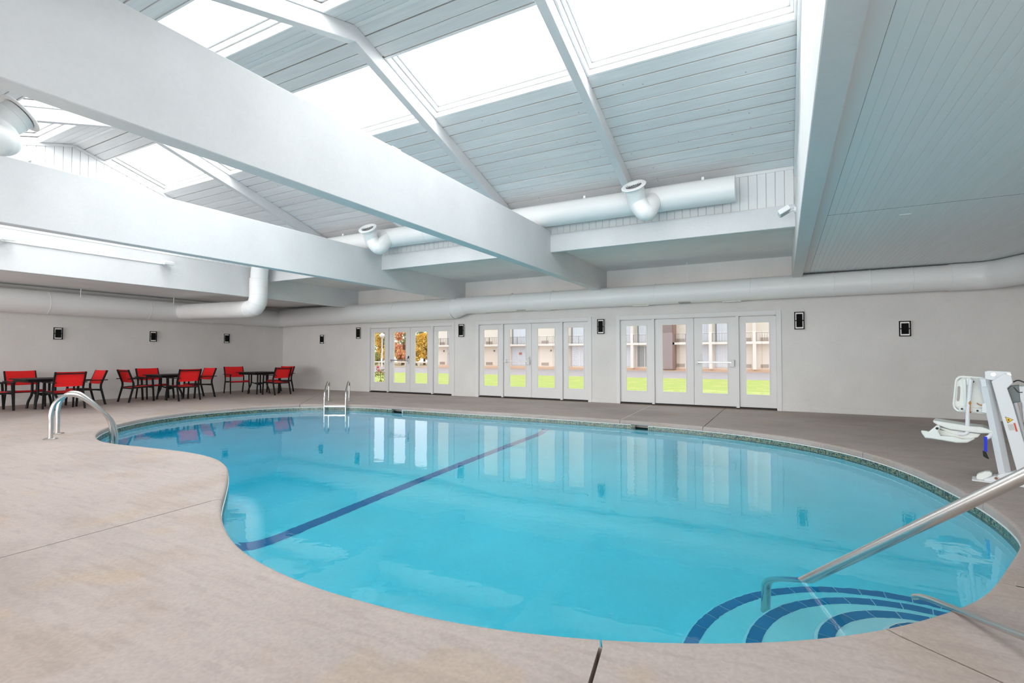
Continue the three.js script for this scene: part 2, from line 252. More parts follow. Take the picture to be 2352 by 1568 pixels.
// ------------------------------------------------------------------ pool
const pool = group('swimming_pool');
tag(pool, 'kidney-shaped swimming pool with turquoise water and curved corner steps', 'swimming pool');
const skim = [[-2.27, 0.17], [-7.93, 0.2]].map(([x, w]) => { let b = 1e9, k = 0; outline.forEach((p, i) => { if (p.z < -8 && Math.abs(p.x - x) < b) { b = Math.abs(p.x - x); k = i; } }); return { k, w }; });
const inSkim = (i, m = 0) => skim.some(s => outline[i].distanceTo(outline[s.k]) < s.w + m && outline[i].z < -8);
{
  // walls: rows of quads, the skimmer mouths left open in the top row
  const rows = [LIP, -0.235, -0.8, -2.6], pos = [], idx = [];
  const W = offs(0.004);
  for (let i = 0; i < NO; i++) for (const y of rows) pos.push(W[i].x, y, W[i].z);
  for (let i = 0; i < NO; i++) for (let r = 0; r < rows.length - 1; r++) {
    if (r === 0 && inSkim(i) && inSkim((i + 1) % NO)) continue;
    const a = i * rows.length + r, b = ((i + 1) % NO) * rows.length + r; idx.push(a, a + 1, b, b, a + 1, b + 1);
  }
  const g = new THREE.BufferGeometry(); g.setAttribute('position', new THREE.Float32BufferAttribute(pos, 3)); g.setIndex(idx); g.computeVertexNormals();
  part('basin_wall', [g], mPoolPlaster, pool);
  // bottom: a height field with a cove along the wall
  const S = 0.09, x0 = -11.2, z0 = -9.4, nx = Math.ceil(12.9 / S), nz = Math.ceil(7.8 / S), p2 = [], ok = [], id = [];
  for (let j = 0; j <= nz; j++) for (let i = 0; i <= nx; i++) { const x = x0 + i * S, z = z0 + j * S, e = edgeInfo(x, z); ok.push(e.d > -0.16 || e.r < 0.16); p2.push(x, e.d < 0 ? WY - floorDepth(x) + 0.45 : floorY(x, z), z); }
  for (let j = 0; j < nz; j++) for (let i = 0; i < nx; i++) { const a = j * (nx + 1) + i, b = a + 1, c = a + nx + 1, d = c + 1; if (ok[a] && ok[b] && ok[c] && ok[d]) id.push(a, c, b, b, c, d); }
  const h = new THREE.BufferGeometry(); h.setAttribute('position', new THREE.Float32BufferAttribute(p2, 3)); h.setIndex(id); h.computeVertexNormals();
  part('basin_floor', [h], mPoolPlaster, pool);
  // white lip under the deck nose
  const lipG = (d0, d1, y0, y1) => { const A = offs(d0), B = offs(d1), q = [], ix = []; for (let i = 0; i < NO; i++) q.push(A[i].x, y0, A[i].z, B[i].x, y0, B[i].z, B[i].x, y1, B[i].z, A[i].x, y1, A[i].z); for (let i = 0; i < NO; i++) { if (inSkim(i)) continue; const j = (i + 1) % NO; for (let k = 0; k < 4; k++) { const a = i * 4 + k, b = i * 4 + (k + 1) % 4, c = j * 4 + k, d = j * 4 + (k + 1) % 4; ix.push(a, b, c, c, b, d); } } const gg = new THREE.BufferGeometry(); gg.setAttribute('position', new THREE.Float32BufferAttribute(q, 3)); gg.setIndex(ix); const n = gg.toNonIndexed(); n.computeVertexNormals(); return n; };
  part('lip_strip', [lipG(-0.005, 0.03, -0.079, -0.071)], M('white_grout_strip', RGB(0.80, 0.80, 0.78), 0.5), pool).userData.label = 'white grout strip above the mosaic';
  // waterline mosaic, too small to pick apart: one part
  const cols = [[0.09, 0.17, 0.12], [0.12, 0.22, 0.15], [0.05, 0.12, 0.10], [0.015, 0.035, 0.035], [0.20, 0.25, 0.16], [0.20, 0.18, 0.08], [0.10, 0.20, 0.17], [0.02, 0.05, 0.05]];
  const P = [], C = [], Nn = []; const per = []; let L = 0; for (let i = 0; i < NO; i++) { per.push(L); L += outline[i].distanceTo(outline[(i + 1) % NO]); } per.push(L);
  const T = 0.0195, cnt = Math.floor(L / T); let seg = 0;
  const at = (s) => { while (seg < NO - 1 && per[seg + 1] < s) seg++; const t = (s - per[seg]) / (per[seg + 1] - per[seg]); const a = outline[seg], b = outline[(seg + 1) % NO]; return [a.clone().lerp(b, t), outN[seg].clone().lerp(outN[(seg + 1) % NO], t).normalize(), seg]; };
  for (let n = 0; n < cnt; n++) {
    seg = Math.max(0, seg - 1); const s0 = n / cnt * L, s1 = s0 + T * 0.88; const [a, na, k] = at(s0), [b, nb] = at(Math.min(L - 1e-4, s1));
    if (inSkim(k, -0.075)) continue;
    for (let r = 0; r < 7; r++) {
      const y1 = -0.082 - r * 0.0195, y0 = y1 - 0.017, c = cols[Math.floor(rnd() * cols.length)], f = rr(0.85, 1.2), o = -0.003;
      const A = a.clone().addScaledVector(na, o), B = b.clone().addScaledVector(nb, o), A2 = a.clone().addScaledVector(na, 0.004), B2 = b.clone().addScaledVector(nb, 0.004), n1 = na.clone().negate();
      const quad = (p, q, u, v, nn) => { for (const w of [p, q, u, p, u, v]) { P.push(w.x, w.y, w.z); Nn.push(nn.x, nn.y, nn.z); C.push(c[0] * f, c[1] * f, c[2] * f); } };
      const pt = (p, y) => V(p.x, y, p.z);
      quad(pt(A, y0), pt(B, y0), pt(B, y1), pt(A, y1), n1); quad(pt(A, y1), pt(B, y1), pt(B2, y1), pt(A2, y1), V(0, 1, 0)); quad(pt(A, y0), pt(A, y1), pt(A2, y1), pt(A2, y0), V().subVectors(a, b).normalize());
    }
  }
  const mg = new THREE.BufferGeometry(); mg.setAttribute('position', new THREE.Float32BufferAttribute(P, 3)); mg.setAttribute('normal', new THREE.Float32BufferAttribute(Nn, 3)); mg.setAttribute('color', new THREE.Float32BufferAttribute(C, 3));
  const mm = M('glass_mosaic', RGB(1, 1, 1), 0.2, { vertexColors: true }); const band = part('waterline_mosaic', [mg], mm, pool); tag(band, 'band of tiny green and black mosaic tiles', null, null, 'stuff');
  // skimmer mouths
  const mSk = M('skimmer_plastic', RGB(0.05, 0.22, 0.22), 0.5);
  for (const s of skim) {
    const o = new THREE.Group(); o.name = 'skimmer_mouth'; const p = outline[s.k], n = outN[s.k]; o.position.set(p.x, 0, p.z); o.rotation.y = Math.atan2(n.x, n.z); pool.add(o);
    const w = s.w + 0.075, mk = (a) => mesh1('skimmer_wall', merge(a), mSk, o);
    mk([bx(-w, w, -0.07, -0.062, 0.0, 0.4), bx(-w, w, -0.24, -0.15, 0.0, 0.4), bx(-w - 0.02, -w, -0.24, -0.06, 0, 0.4), bx(w, w + 0.02, -0.24, -0.06, 0, 0.4), bx(-w, w, -0.24, -0.06, 0.4, 0.42)]);
    mesh1('weir_flap', merge([bx(-w * 0.55, w * 0.8, -0.125, -0.10, 0.12, 0.14)]), M('weir_teal', RGB(0.08, 0.30, 0.30), 0.4), o);
  }
  // break line on the floor and up the walls
  const sx = -4.18, hw = 0.075, zs = []; const strip = [], si = [];
  const zMin = Math.min(...outline.filter(p => Math.abs(p.x - sx) < 0.15 && p.z < -6).map(p => p.z)), zMax = Math.max(...outline.filter(p => Math.abs(p.x - sx) < 0.1 && p.z > -4).map(p => p.z));
  for (let k = 0; k <= 160; k++) zs.push(zMin + 0.02 + (zMax - zMin - 0.02) * k / 160);
  zs.forEach(z => { for (const x of [sx - hw, sx + hw]) strip.push(x, floorY(x, z) + 0.006, z); });
  for (let k = 0; k < 160; k++) { const a = 2 * k; si.push(a, a + 2, a + 1, a + 1, a + 2, a + 3); }
  const sg = new THREE.BufferGeometry(); sg.setAttribute('position', new THREE.Float32BufferAttribute(strip, 3)); sg.setIndex(si); sg.computeVertexNormals();
  const wallStrip = (far) => { const q = outline.map((p, i) => i).filter(i => Math.abs(outline[i].x - sx) < 0.13 && (far ? outline[i].z < -6 : outline[i].z > -4)); const ps = [], ii = []; q.forEach(i => { const p = outline[i].clone().addScaledVector(outN[i], -0.004); ps.push(p.x, -0.23, p.z, p.x, WY - 0.85, p.z); }); for (let k = 0; k + 1 < q.length; k++) { const a = 2 * k; ii.push(a, a + 1, a + 2, a + 2, a + 1, a + 3); } const gg = new THREE.BufferGeometry(); gg.setAttribute('position', new THREE.Float32BufferAttribute(ps, 3)); gg.setIndex(ii); gg.computeVertexNormals(); return gg; };
  part('depth_line', [sg, wallStrip(false)], mBlueTile[0], pool).userData.label = 'dark blue tile line across the pool floor';
  // corner steps: concentric, each with a band of blue nosing tiles
  const cx = 0.68, cz = -3.15, rad = [1.2, 0.85, 0.5, 0.2], dep = [0.86, 0.62, 0.38, 0.16];
  rad.forEach((r, k) => {
    const y = WY - dep[k], R = r + 0.06;
    const prof = [[0, y], [R - 0.02, y], [R - 0.006, y - 0.006], [R, y - 0.02], [R, WY - 1.15]].map(q => new THREE.Vector2(...q));
    const st = part('pool_step', [new THREE.LatheGeometry(prof, 96).translate(cx, 0, cz)], mPoolPlaster, pool);
    const n = Math.round(r * 2 * Math.PI / 0.152);
    for (let i = 0; i < n; i++) {
      const a0 = i / n * 2 * Math.PI, mid = a0 + Math.PI / n, x = cx + Math.cos(mid) * r, z = cz + Math.sin(mid) * r, e = edgeInfo(x, z); if (e.d < -0.05) continue;
      const a1 = a0 + 2 * Math.PI / n - 0.006 / r, ri = r - 0.038, ro = r + 0.038, sh = new THREE.Shape(); const S2 = 3;
      for (let q = 0; q <= S2; q++) { const a = a0 + (a1 - a0) * q / S2; q ? sh.lineTo(Math.cos(a) * ro, -Math.sin(a) * ro) : sh.moveTo(Math.cos(a) * ro, -Math.sin(a) * ro); }
      for (let q = S2; q >= 0; q--) { const a = a0 + (a1 - a0) * q / S2; sh.lineTo(Math.cos(a) * ri, -Math.sin(a) * ri); }
      part('nosing_tile', [flat(sh, y - 0.004, y + 0.004).translate(cx, 0, cz)], mBlueTile[i % 2], st);
    }
  });
  // the water itself
  part('water', [flat(toShape(offs(0.012)), -3.0, WY)], mWater, pool).userData.label = 'still clear turquoise water';
}

// ------------------------------------------------------------------ walls
const doorSets = [[-11.97, -8.53], [-7.79, -4.30], [-3.66, -0.03]];      // outer edges of the trim
{
  const sh = new THREE.Shape([[XL - 0.2, -3.3], [XR + 0.2, -3.3], [XR + 0.2, YC + 0.3], [XL - 0.2, YC + 0.3]].map(p => new THREE.Vector2(...p)));
  for (const [a, b] of doorSets) sh.holes.push(new THREE.Path([[a + 0.09, -0.02], [b - 0.09, -0.02], [b - 0.09, 2.09], [a + 0.09, 2.09]].map(p => new THREE.Vector2(...p))));
  struct('wall_back', [new THREE.ExtrudeGeometry(sh, { depth: 0.2, bevelEnabled: false }).translate(0, 0, ZB - 0.2)], mWall, 'long warm grey wall pierced by three glazed door sets');
  struct('wall_left', [bx(XL - 0.2, XL, -3.3, YC + 0.3, ZB, ZF)], mWall, 'warm grey wall behind the red chairs');
  struct('wall_right', [bx(XR, XR + 0.2, -3.3, YC + 0.3, ZB, ZF)], mWall, 'grey wall at the pool lift end');
  const shF = new THREE.Shape([[XL - 0.2, -3.3], [XR + 0.2, -3.3], [XR + 0.2, YC + 0.3], [XL - 0.2, YC + 0.3]].map(p => new THREE.Vector2(...p)));
  const fillWins = [...Array(6).keys()].map(i => [-15.3 + i * 3.32, -15.3 + i * 3.32 + 3.05]), fy0 = 0.35, fy1 = 2.55;
  for (const [a, b] of fillWins) shF.holes.push(new THREE.Path([[a, fy0], [b, fy0], [b, fy1], [a, fy1]].map(p => new THREE.Vector2(...p))));
  fillWins.forEach(([x0, x1], k) => {  // unseen windows added behind the camera to brighten back wall and ceilings
    const g = structGroup('added_fill_window_' + (k + 1), 'wide three-part window added as unseen fill light in the wall opposite the doors, ' + ['first', 'second', 'third', 'fourth', 'fifth', 'sixth'][k] + ' from the chair end');
    part('frame', [bx(x0, x0 + 0.05, fy0, fy1, ZF, ZF + 0.12), bx(x1 - 0.05, x1, fy0, fy1, ZF, ZF + 0.12), bx(x0, x1, fy0, fy0 + 0.05, ZF, ZF + 0.12), bx(x0, x1, fy1 - 0.05, fy1, ZF, ZF + 0.12), ...[1, 2].map(i => bx(x0 + (x1 - x0) * i / 3 - 0.03, x0 + (x1 - x0) * i / 3 + 0.03, fy0, fy1, ZF, ZF + 0.12))], mDoor, g);
    part('glowing_glazing', [bx(x0 + 0.04, x1 - 0.04, fy0 + 0.04, fy1 - 0.04, ZF + 0.125, ZF + 0.135)], M('fill_light_pane', RGB(0.9, 0.9, 0.9), 0.4, { emissive: SKYLIGHT.color, emissiveIntensity: SKYLIGHT.glow }), g);
    part('outer_board', [bx(x0 - 0.05, x1 + 0.05, fy0 - 0.05, fy1 + 0.05, ZF + 0.15, ZF + 0.2)], mSoffit, g);
    const l = new THREE.RectAreaLight(SKYLIGHT.color, SKYLIGHT.front, x1 - x0 - 0.1, fy1 - fy0 - 0.1); l.name = 'added_fill_light_' + k; l.position.set((x0 + x1) / 2, (fy0 + fy1) / 2, ZF + 0.11); g.add(l);  // fill light of the added window
  });
  struct('wall_front', [new THREE.ExtrudeGeometry(shF, { depth: 0.2, bevelEnabled: false }).translate(0, 0, ZF)], mWall, 'wall opposite the glazed doors');
  struct('floor_light_block', [bx(XL - 0.2, XR + 0.2, -3.5, -3.3, ZB - 0.2, ZF + 0.2)], mDark, 'hidden slab added under the pool basin to block sky light');  // unseen closure added to stop sky light leaking in under the deck
  const edges = [XL, ...doorSets.flat(), XR], bb = []; for (let i = 0; i < edges.length; i += 2) bb.push(chamfer(edges[i], edges[i + 1], 0, 0.11, ZB, ZB + 0.012, 0.004, 'x'));
  struct('baseboard_back', bb, mWall, 'low skirting along the glazed wall');
  struct('baseboard_left', [chamfer(XL, XL + 0.012, 0, 0.11, ZB + 0.012, ZF, 0.004, 'z')], mWall, 'low skirting behind the chairs');
}

// ------------------------------------------------------------------ ceilings, beams, fascias
{
  const lo = YC, hi = YC + 0.28, YL = 2.875;
  struct('ceiling', [bx(XL - 0.2, -12.5, YL, hi, ZB - 0.2, ZF + 0.2), bx(-12.5, 0.19, lo, hi, ZB - 0.2, Z1 - 0.05), bx(-12.5, 0.19, lo, hi, ZN + 0.05, ZF + 0.2), bx(0.25, XR + 0.2, YL + 0.022, hi, ZB - 0.2, ZF + 0.2)], mSoffit, 'flat painted soffit around the raised skylight roof');
  // right-hand ceiling of narrow planks, in three lengths
  const cp = structGroup('ceiling_planked', 'narrow white tongue and groove plank ceiling right of the beam');
  const pitch = 0.0677, x0 = 0.494, n = Math.floor((XR - x0) / pitch), Zs = [[ZB, -7.107], [-7.093, -1.6], [-1.59, ZF]];
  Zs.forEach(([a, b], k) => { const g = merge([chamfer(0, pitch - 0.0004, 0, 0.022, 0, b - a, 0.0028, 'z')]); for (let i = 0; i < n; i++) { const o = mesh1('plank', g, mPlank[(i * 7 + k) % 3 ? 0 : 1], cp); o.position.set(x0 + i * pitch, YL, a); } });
  part('edge_trim', [bx(0.362, 0.490, YL - 0.004, YL + 0.02, ZB, ZF)], mPanel, cp);
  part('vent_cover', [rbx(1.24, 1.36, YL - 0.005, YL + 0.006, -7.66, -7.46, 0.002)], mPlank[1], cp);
  part('joint_gap', [bx(0.494, XR, YL + 0.0006, YL + 0.018, -7.106, -7.094), bx(0.494, XR, YL + 0.0006, YL + 0.018, -1.599, -1.591)], mDark, cp);
  // four deep beams
  beamX.forEach(([a, b], i) => struct('beam_' + (i + 1), [chamfer(a, b, i === 3 ? 2.735 : BB, BT, ZB, ZF, 0.006, 'z')], mBeam, ['deep white beam edging the plank ceiling', 'wide white beam crossing the upper left of the view', 'second deep white beam left of the widest one', 'deep white beam carrying the two floodlights and conduit'][i]));
  // fascias between the beams and the panelled upstand above
  const bays = [[-3.892, 0.187], [-8.154, -4.067], [-12.405, -8.33]];
  bays.forEach(([a, b], i) => {
    struct('trim_' + (i + 1), [chamfer(a, b, 3.163, 3.5085, Z1 - 0.1, Z1, 0.006, 'x')], mBeam, 'white fascia board below the vertical panelling, bay ' + ['nearest the plank ceiling', 'in the middle', 'beside the chairs'][i]);
    struct('trim_near_' + (i + 1), [bx(a, b, 3.163, 3.5085, ZN, ZN + 0.1)], mBeam, 'white fascia board of the camera side, bay ' + (i + 1));
  });
  const up = structGroup('wall_clerestory', 'white vertical panelling under the eave above the doors');
  part('backing', [bx(-12.6, 0.4, 3.4, 4.4, Z1 - 0.13, Z1 - 0.045)], mSoffit, up);
  const pg = merge([chamfer(0, 0.1235, 3.50, YE + 0.02, 0, 0.02, 0.006, 'y')]);
  for (let x = 0.18; x > -12.45; x -= 0.1270) { if (beamX.some(([a, b]) => x < b && x - 0.127 > a)) continue; const o = mesh1('panel_board', pg, mPanel, up); o.position.set(x - 0.127, 0, Z1 - 0.04); }
  part('eave_trim', [bx(-12.4, 0.18, YE - 0.045, YE + 0.02, Z1 - 0.025, Z1 - 0.005)], mWhite, up);
  const up2 = structGroup('wall_clerestory_near', 'plain upstand under the eave on the camera side');
  part('backing', [bx(-12.6, 0.4, 3.4, 4.4, ZN, ZN + 0.1)], mPanel, up2);
  // gable ends
  const gabY = z => YR - 0.308 * Math.abs(z - ZR);
  const gl = structGroup('wall_gable_left', 'white vertically panelled gable beyond the chairs');
  const gshape = (x0, x1) => { const s = new THREE.Shape([[Z1, 3.3], [ZN, 3.3], [ZN, YE + 0.1], [ZR, YR + 0.1], [Z1, YE + 0.1]].map(([z, y]) => new THREE.Vector2(-z, y))); return new THREE.ExtrudeGeometry(s, { depth: x1 - x0, bevelEnabled: false }).rotateY(Math.PI / 2).translate(x0, 0, 0); };
  part('backing', [gshape(-12.6, -12.42)], mSoffit, gl);
  for (let z = Z1 + 0.01; z < ZN - 0.1; z += 0.1355) {
    const za = z + 0.003, zb = z + 0.1325, s = new THREE.Shape([[za, 3.5], [zb, 3.5], [zb, gabY(zb) + 0.01], ...(za < ZR && zb > ZR ? [[ZR, YR + 0.01]] : []), [za, gabY(za) + 0.01]].map(([q, y]) => new THREE.Vector2(-q, y)));
    part('panel_board', [new THREE.ExtrudeGeometry(s, { depth: 0.02, bevelEnabled: true, bevelSize: 0.004, bevelThickness: 0.004, bevelOffset: -0.004, bevelSegments: 1 }).rotateY(Math.PI / 2).translate(-12.42, 0, 0)], mPanel, gl);
  }
  for (const s of [-1, 1]) part('rake_trim', [beamBetween(V(-12.385, YR - 0.03, ZR), V(-12.385, YE - 0.03, s < 0 ? Z1 : ZN), 0.03, 0.05)], mWhite, gl);
  const gr = structGroup('wall_gable_right', 'white gable above the beam at the plank ceiling');
  part('backing', [gshape(0.215, 0.40)], mWhite, gr);
  for (const s of [-1, 1]) { part('rake_trim', [beamBetween(V(0.20, YR - 0.09, ZR), V(0.20, YE - 0.09, s < 0 ? Z1 : ZN), 0.035, 0.14)], mWhite, gr); }
  part('ledge_trim', [bx(0.187, 0.225, BT + 0.012, BT + 0.07, Z1, ZN)], mWhite, gr);
  part('ledge_seam', [bx(0.192, 0.225, BT, BT + 0.012, Z1, ZN)], mDark, gr);
  part('cable_strip', [bx(0.200, 0.216, BT + 0.13, BT + 0.145, Z1, ZN)], M('grey_cable_strip', RGB(0.45, 0.45, 0.46), 0.6), gr);
}

// ------------------------------------------------------------------ raised roof: boards, rafters, skylights
const A = Math.atan(0.308), SL = 4.19 / Math.cos(A), S0 = 0.534, S1 = 1.747;
const rafterR = [-2.24, -4.73, -7.25, -9.95], RW = 0.12;
const bayX = [[-2.24, 0.185], [-4.73, -2.36], [-7.25, -4.85], [-9.95, -7.37], [-12.39, -10.07]];
const skyNames = [['beside the plank ceiling beam', 'second from the plank ceiling beam', 'in the middle of the row', 'fourth from the plank ceiling beam', 'beside the panelled gable'], ['far slope', 'camera-side slope']];
let winNo = 1;
for (const near of [0, 1]) {
  const sg = near ? 1 : -1, th = near ? A : -A;
  const frame = (o) => { o.position.set(0, YR, ZR); o.rotation.x = th; return o; };
  const zz = s => sg * s, sb = (x0, x1, y0, y1, s0, s1) => bx(x0, x1, y0, y1, zz(s0), zz(s1)), mDeckWood = M('bare_roof_deck', RGB(0.22, 0.17, 0.12), 0.9);
  const rf = structGroup('ceiling_roof_' + (near ? 'near' : 'far'), near ? 'white boarded roof slope on the camera side of the ridge' : 'white boarded roof slope on the door side of the ridge'); frame(rf);
  part('roof_deck', [sb(-12.7, 0.5, 0.05, 0.12, 0, S0 - 0.03), sb(-12.7, 0.5, 0.05, 0.12, S1 + 0.03, SL + 0.3), ...rafterR.map(x => sb(x - RW - 0.02, x + 0.02, 0.0, 0.30, S0 - 0.03, S1 + 0.03)), sb(0.185, 0.5, 0, 0.3, S0 - 0.03, S1 + 0.03), sb(-12.7, -12.39, 0, 0.3, S0 - 0.03, S1 + 0.03)], mDeckWood, rf);
  const bands = []; for (let i = 0; i < 3; i++) bands.push([0.004 + i * S0 / 3, (i + 1) * S0 / 3]); const w = (SL - S1) / 13; for (let i = 0; i < 13; i++) bands.push([S1 + 0.006 + i * w, S1 + (i + 1) * w]);
  bands.forEach(([a, b], i) => { const gap = i % 4 === 1 ? 0.004 : rr(0.008, 0.014), y = rr(-0.002, 0.003), lo = Math.min(zz(a), zz(b - gap)), hi = Math.max(zz(a), zz(b - gap)); part('roof_board', [chamfer(-12.42, 0.2, y, 0.05, lo, hi, 0.003, 'x')], mBoard[i % 3], rf); });
  bayX.forEach(([x0, x1], i) => {
    const g = structGroup('window_' + winNo++, 'large skylight ' + skyNames[0][i] + ' on the ' + skyNames[1][near]); frame(g);
    const ring = (m, y0, y1, t) => [sb(x0 + m, x0 + m + t, y0, y1, S0 + m, S1 - m), sb(x1 - m - t, x1 - m, y0, y1, S0 + m, S1 - m), sb(x0 + m + t, x1 - m - t, y0, y1, S0 + m, S0 + m + t), sb(x0 + m + t, x1 - m - t, y0, y1, S1 - m - t, S1 - m)];
    part('curb_board', ring(0.001, -0.004, 0.085, 0.03), mWhite, g);
    part('frame', ring(0.012, 0.098, 0.15, 0.055), mWhite, g);
    part('inner_frame', ring(0.03, 0.163, 0.215, 0.075), mWhite, g);
    part('glowing_glazing', [sb(x0 + 0.06, x1 - 0.06, 0.206, 0.214, S0 + 0.06, S1 - 0.06)], M('lit_window_glazing', RGB(0.9, 0.9, 0.9), 0.5, { emissive: SKYLIGHT.color, emissiveIntensity: SKYLIGHT.glow }), g);
    part('cover', [sb(x0 - 0.05, x1 + 0.05, 0.22, 0.26, S0 - 0.05, S1 + 0.05)], mSoffit, g);
    const lw = x1 - x0 - 0.24, lh = S1 - S0 - 0.24, l = new THREE.RectAreaLight(SKYLIGHT.color, SKYLIGHT.intensity, lw, lh);
    l.name = 'skylight_' + (near ? 'near_' : 'far_') + i; l.position.set((x0 + x1) / 2, 0.195, zz((S0 + S1) / 2)); l.rotation.x = -Math.PI / 2; g.add(l);
  });
}
rafterR.forEach((x, i) => {
  const d = 0.2 / Math.cos(A), e = 0.0015, sh = new THREE.Shape([[Z1 + 0.01, YE - d], [ZR, YR - d], [ZN - 0.01, YE - d], [ZN - 0.01, YE - e], [ZR, YR - e], [Z1 + 0.01, YE - e]].map(([z, y]) => new THREE.Vector2(-z, y)));
  const g = new THREE.ExtrudeGeometry(sh, { depth: RW - 0.01, bevelEnabled: true, bevelSize: 0.005, bevelThickness: 0.005, bevelOffset: -0.005, bevelSegments: 1 }).rotateY(Math.PI / 2).translate(x - RW + 0.005, 0, 0);
  struct('beam_rafter_' + (i + 1), [g], mBeam, 'white rafter pair meeting at the ridge, ' + ['first', 'second', 'third', 'fourth'][i] + ' from the plank ceiling beam');
});
struct('trim_ridge', [chamfer(-12.42, 0.2, YR - 0.016, YR + 0.02, ZR - 0.03, ZR + 0.03, 0.006, 'x')], mWhite, 'narrow white strip along the roof ridge');

// ------------------------------------------------------------------ glazed doors
const mPane = mGlass;
{
  let dn = 1;
  const which = ['the set nearest the left corner', 'the middle set', 'the set nearest the pool lift'];
  doorSets.forEach(([a, b], k) => {
    const W = b - a, f = (t) => a + t * W;
    const zf = ZB - 0.085, z1 = ZB - 0.04;
    // template fractions: casing, sidelight, mullion, two leaves, mullion, sidelight
    const c = 0.095, xs = [a + c, f(0.242), f(0.258), f(0.505), f(0.752), f(0.770), b - c];
    const tr = structGroup('trim_door_' + (k + 1), 'off-white casing and mullions of ' + which[k]);
    part('casing', [chamfer(a, a + c, 0, 2.17, ZB, ZB + 0.022, 0.004, 'y'), chamfer(b - c, b, 0, 2.17, ZB, ZB + 0.022, 0.004, 'y'), chamfer(a + c, b - c, 2.075, 2.17, ZB, ZB + 0.02, 0.004, 'x')], mDoor, tr);
    part('jamb', [bx(a + c - 0.02, a + c + 0.004, 0, 2.09, ZB - 0.2, ZB), bx(b - c - 0.004, b - c + 0.02, 0, 2.09, ZB - 0.2, ZB), bx(a + c, b - c, 2.062, 2.092, ZB - 0.2, ZB)], mDoor, tr);
    for (const [p, q] of [[xs[1], xs[2]], [xs[4], xs[5]]]) part('mullion', [bx(p, q, 0, 2.065, ZB - 0.16, ZB + 0.01)], mDoor, tr);
    part('stop', [...[a + c, xs[1], xs[2], xs[4], xs[5], b - c].map(x => bx(x - 0.022, x + 0.022, 0, 2.08, zf - 0.03, zf - 0.002)), bx(xs[3] - 0.02, xs[3] + 0.02, 0, 2.08, zf - 0.03, zf - 0.002), bx(a + c, b - c, 2.03, 2.08, zf - 0.03, zf - 0.002)], mDoor, tr);
    part('threshold', [bx(a + c, b - c, -0.005, 0.022, ZB - 0.2, ZB + 0.01)], mBronze, tr);
    const leaf = (x0, x1, root, kind) => {
      const st = kind === 'door' ? 0.175 : 0.135, gx0 = x0 + st, gx1 = x1 - st, gy0 = 0.325, gy1 = 1.915, y0 = 0.045, y1 = 2.05;
      const sh = new THREE.Shape([[x0, y0], [x1, y0], [x1, y1], [x0, y1]].map(p => new THREE.Vector2(...p)));
      sh.holes.push(new THREE.Path([[gx0, gy0], [gx0, gy1], [gx1, gy1], [gx1, gy0]].map(p => new THREE.Vector2(...p))));
      part('leaf_panel', [new THREE.ExtrudeGeometry(sh, { depth: 0.045, bevelEnabled: false }).translate(0, 0, zf)], mDoor, root);
      const t = 0.016; part('glazing_bead', [bx(gx0 - t, gx1 + t, gy0 - t, gy0, z1, z1 + 0.008), bx(gx0 - t, gx1 + t, gy1, gy1 + t, z1, z1 + 0.008), bx(gx0 - t, gx0, gy0, gy1, z1, z1 + 0.008), bx(gx1, gx1 + t, gy0, gy1, z1, z1 + 0.008)], mDoor, root);
      part('pane', [new THREE.PlaneGeometry(gx1 - gx0, gy1 - gy0).translate((gx0 + gx1) / 2, (gy0 + gy1) / 2, zf + 0.02)], mPane, root);
      return [gx0, gx1];
    };
    for (const s of [0, 1]) { const g = structGroup('window_' + winNo++, 'tall narrow glazed sidelight on the ' + (s ? 'lift side' : 'chair side') + ' of ' + which[k]); leaf(s ? xs[5] + 0.004 : xs[0] + 0.006, s ? xs[6] - 0.006 : xs[1] - 0.004, g, 'side'); part('sweep', [bx(s ? xs[5] : xs[0], s ? xs[6] : xs[1], 0.02, 0.05, zf - 0.01, z1 - 0.02)], mDark, g); }
    const barOn = [0, 0, 1][k];
    for (const s of [0, 1]) {
      const x0 = (s ? xs[3] : xs[2]) + 0.004, x1 = (s ? xs[4] : xs[3]) - 0.004;
      const g = structGroup('door_' + dn++, 'off-white glazed door, ' + (s === barOn ? 'with push bar, ' : 'without push bar, ') + 'in ' + which[k]);
      leaf(x0, x1, g, 'door');
      if (s === barOn) {
        const zb = z1 + 0.055;
        const bar = part('push_bar', [chamfer(x0 + 0.09, x1 - 0.09, 1.015, 1.05, zb - 0.012, zb + 0.012, 0.004, 'x')], mAlu, g);
        part('bar_bracket', [rbx(x0 + 0.03, x0 + 0.10, 0.985, 1.075, z1, zb + 0.01, 0.008)], mDoor, bar); part('bar_bracket', [rbx(x1 - 0.13, x1 - 0.03, 0.93, 1.09, z1, zb + 0.005, 0.008)], mDoor, bar);
      }
      if (s === 0 && k < 2) part('handle', [rbx(x1 - 0.075, x1 - 0.035, 0.93, 1.17, z1, z1 + 0.02, 0.006), tubeGeo([V(x1 - 0.055, 1.12, z1 + 0.02), V(x1 - 0.055, 1.12, z1 + 0.06), V(x1 - 0.055, 0.98, z1 + 0.06), V(x1 - 0.055, 0.98, z1 + 0.02)], 0.008, 0.02, 8)], k ? mDoor : mBronze, g);
      part('door_sweep', [bx(x0, x1, 0.024, 0.045, zf, z1)], mDark, g);
    }
  });
}

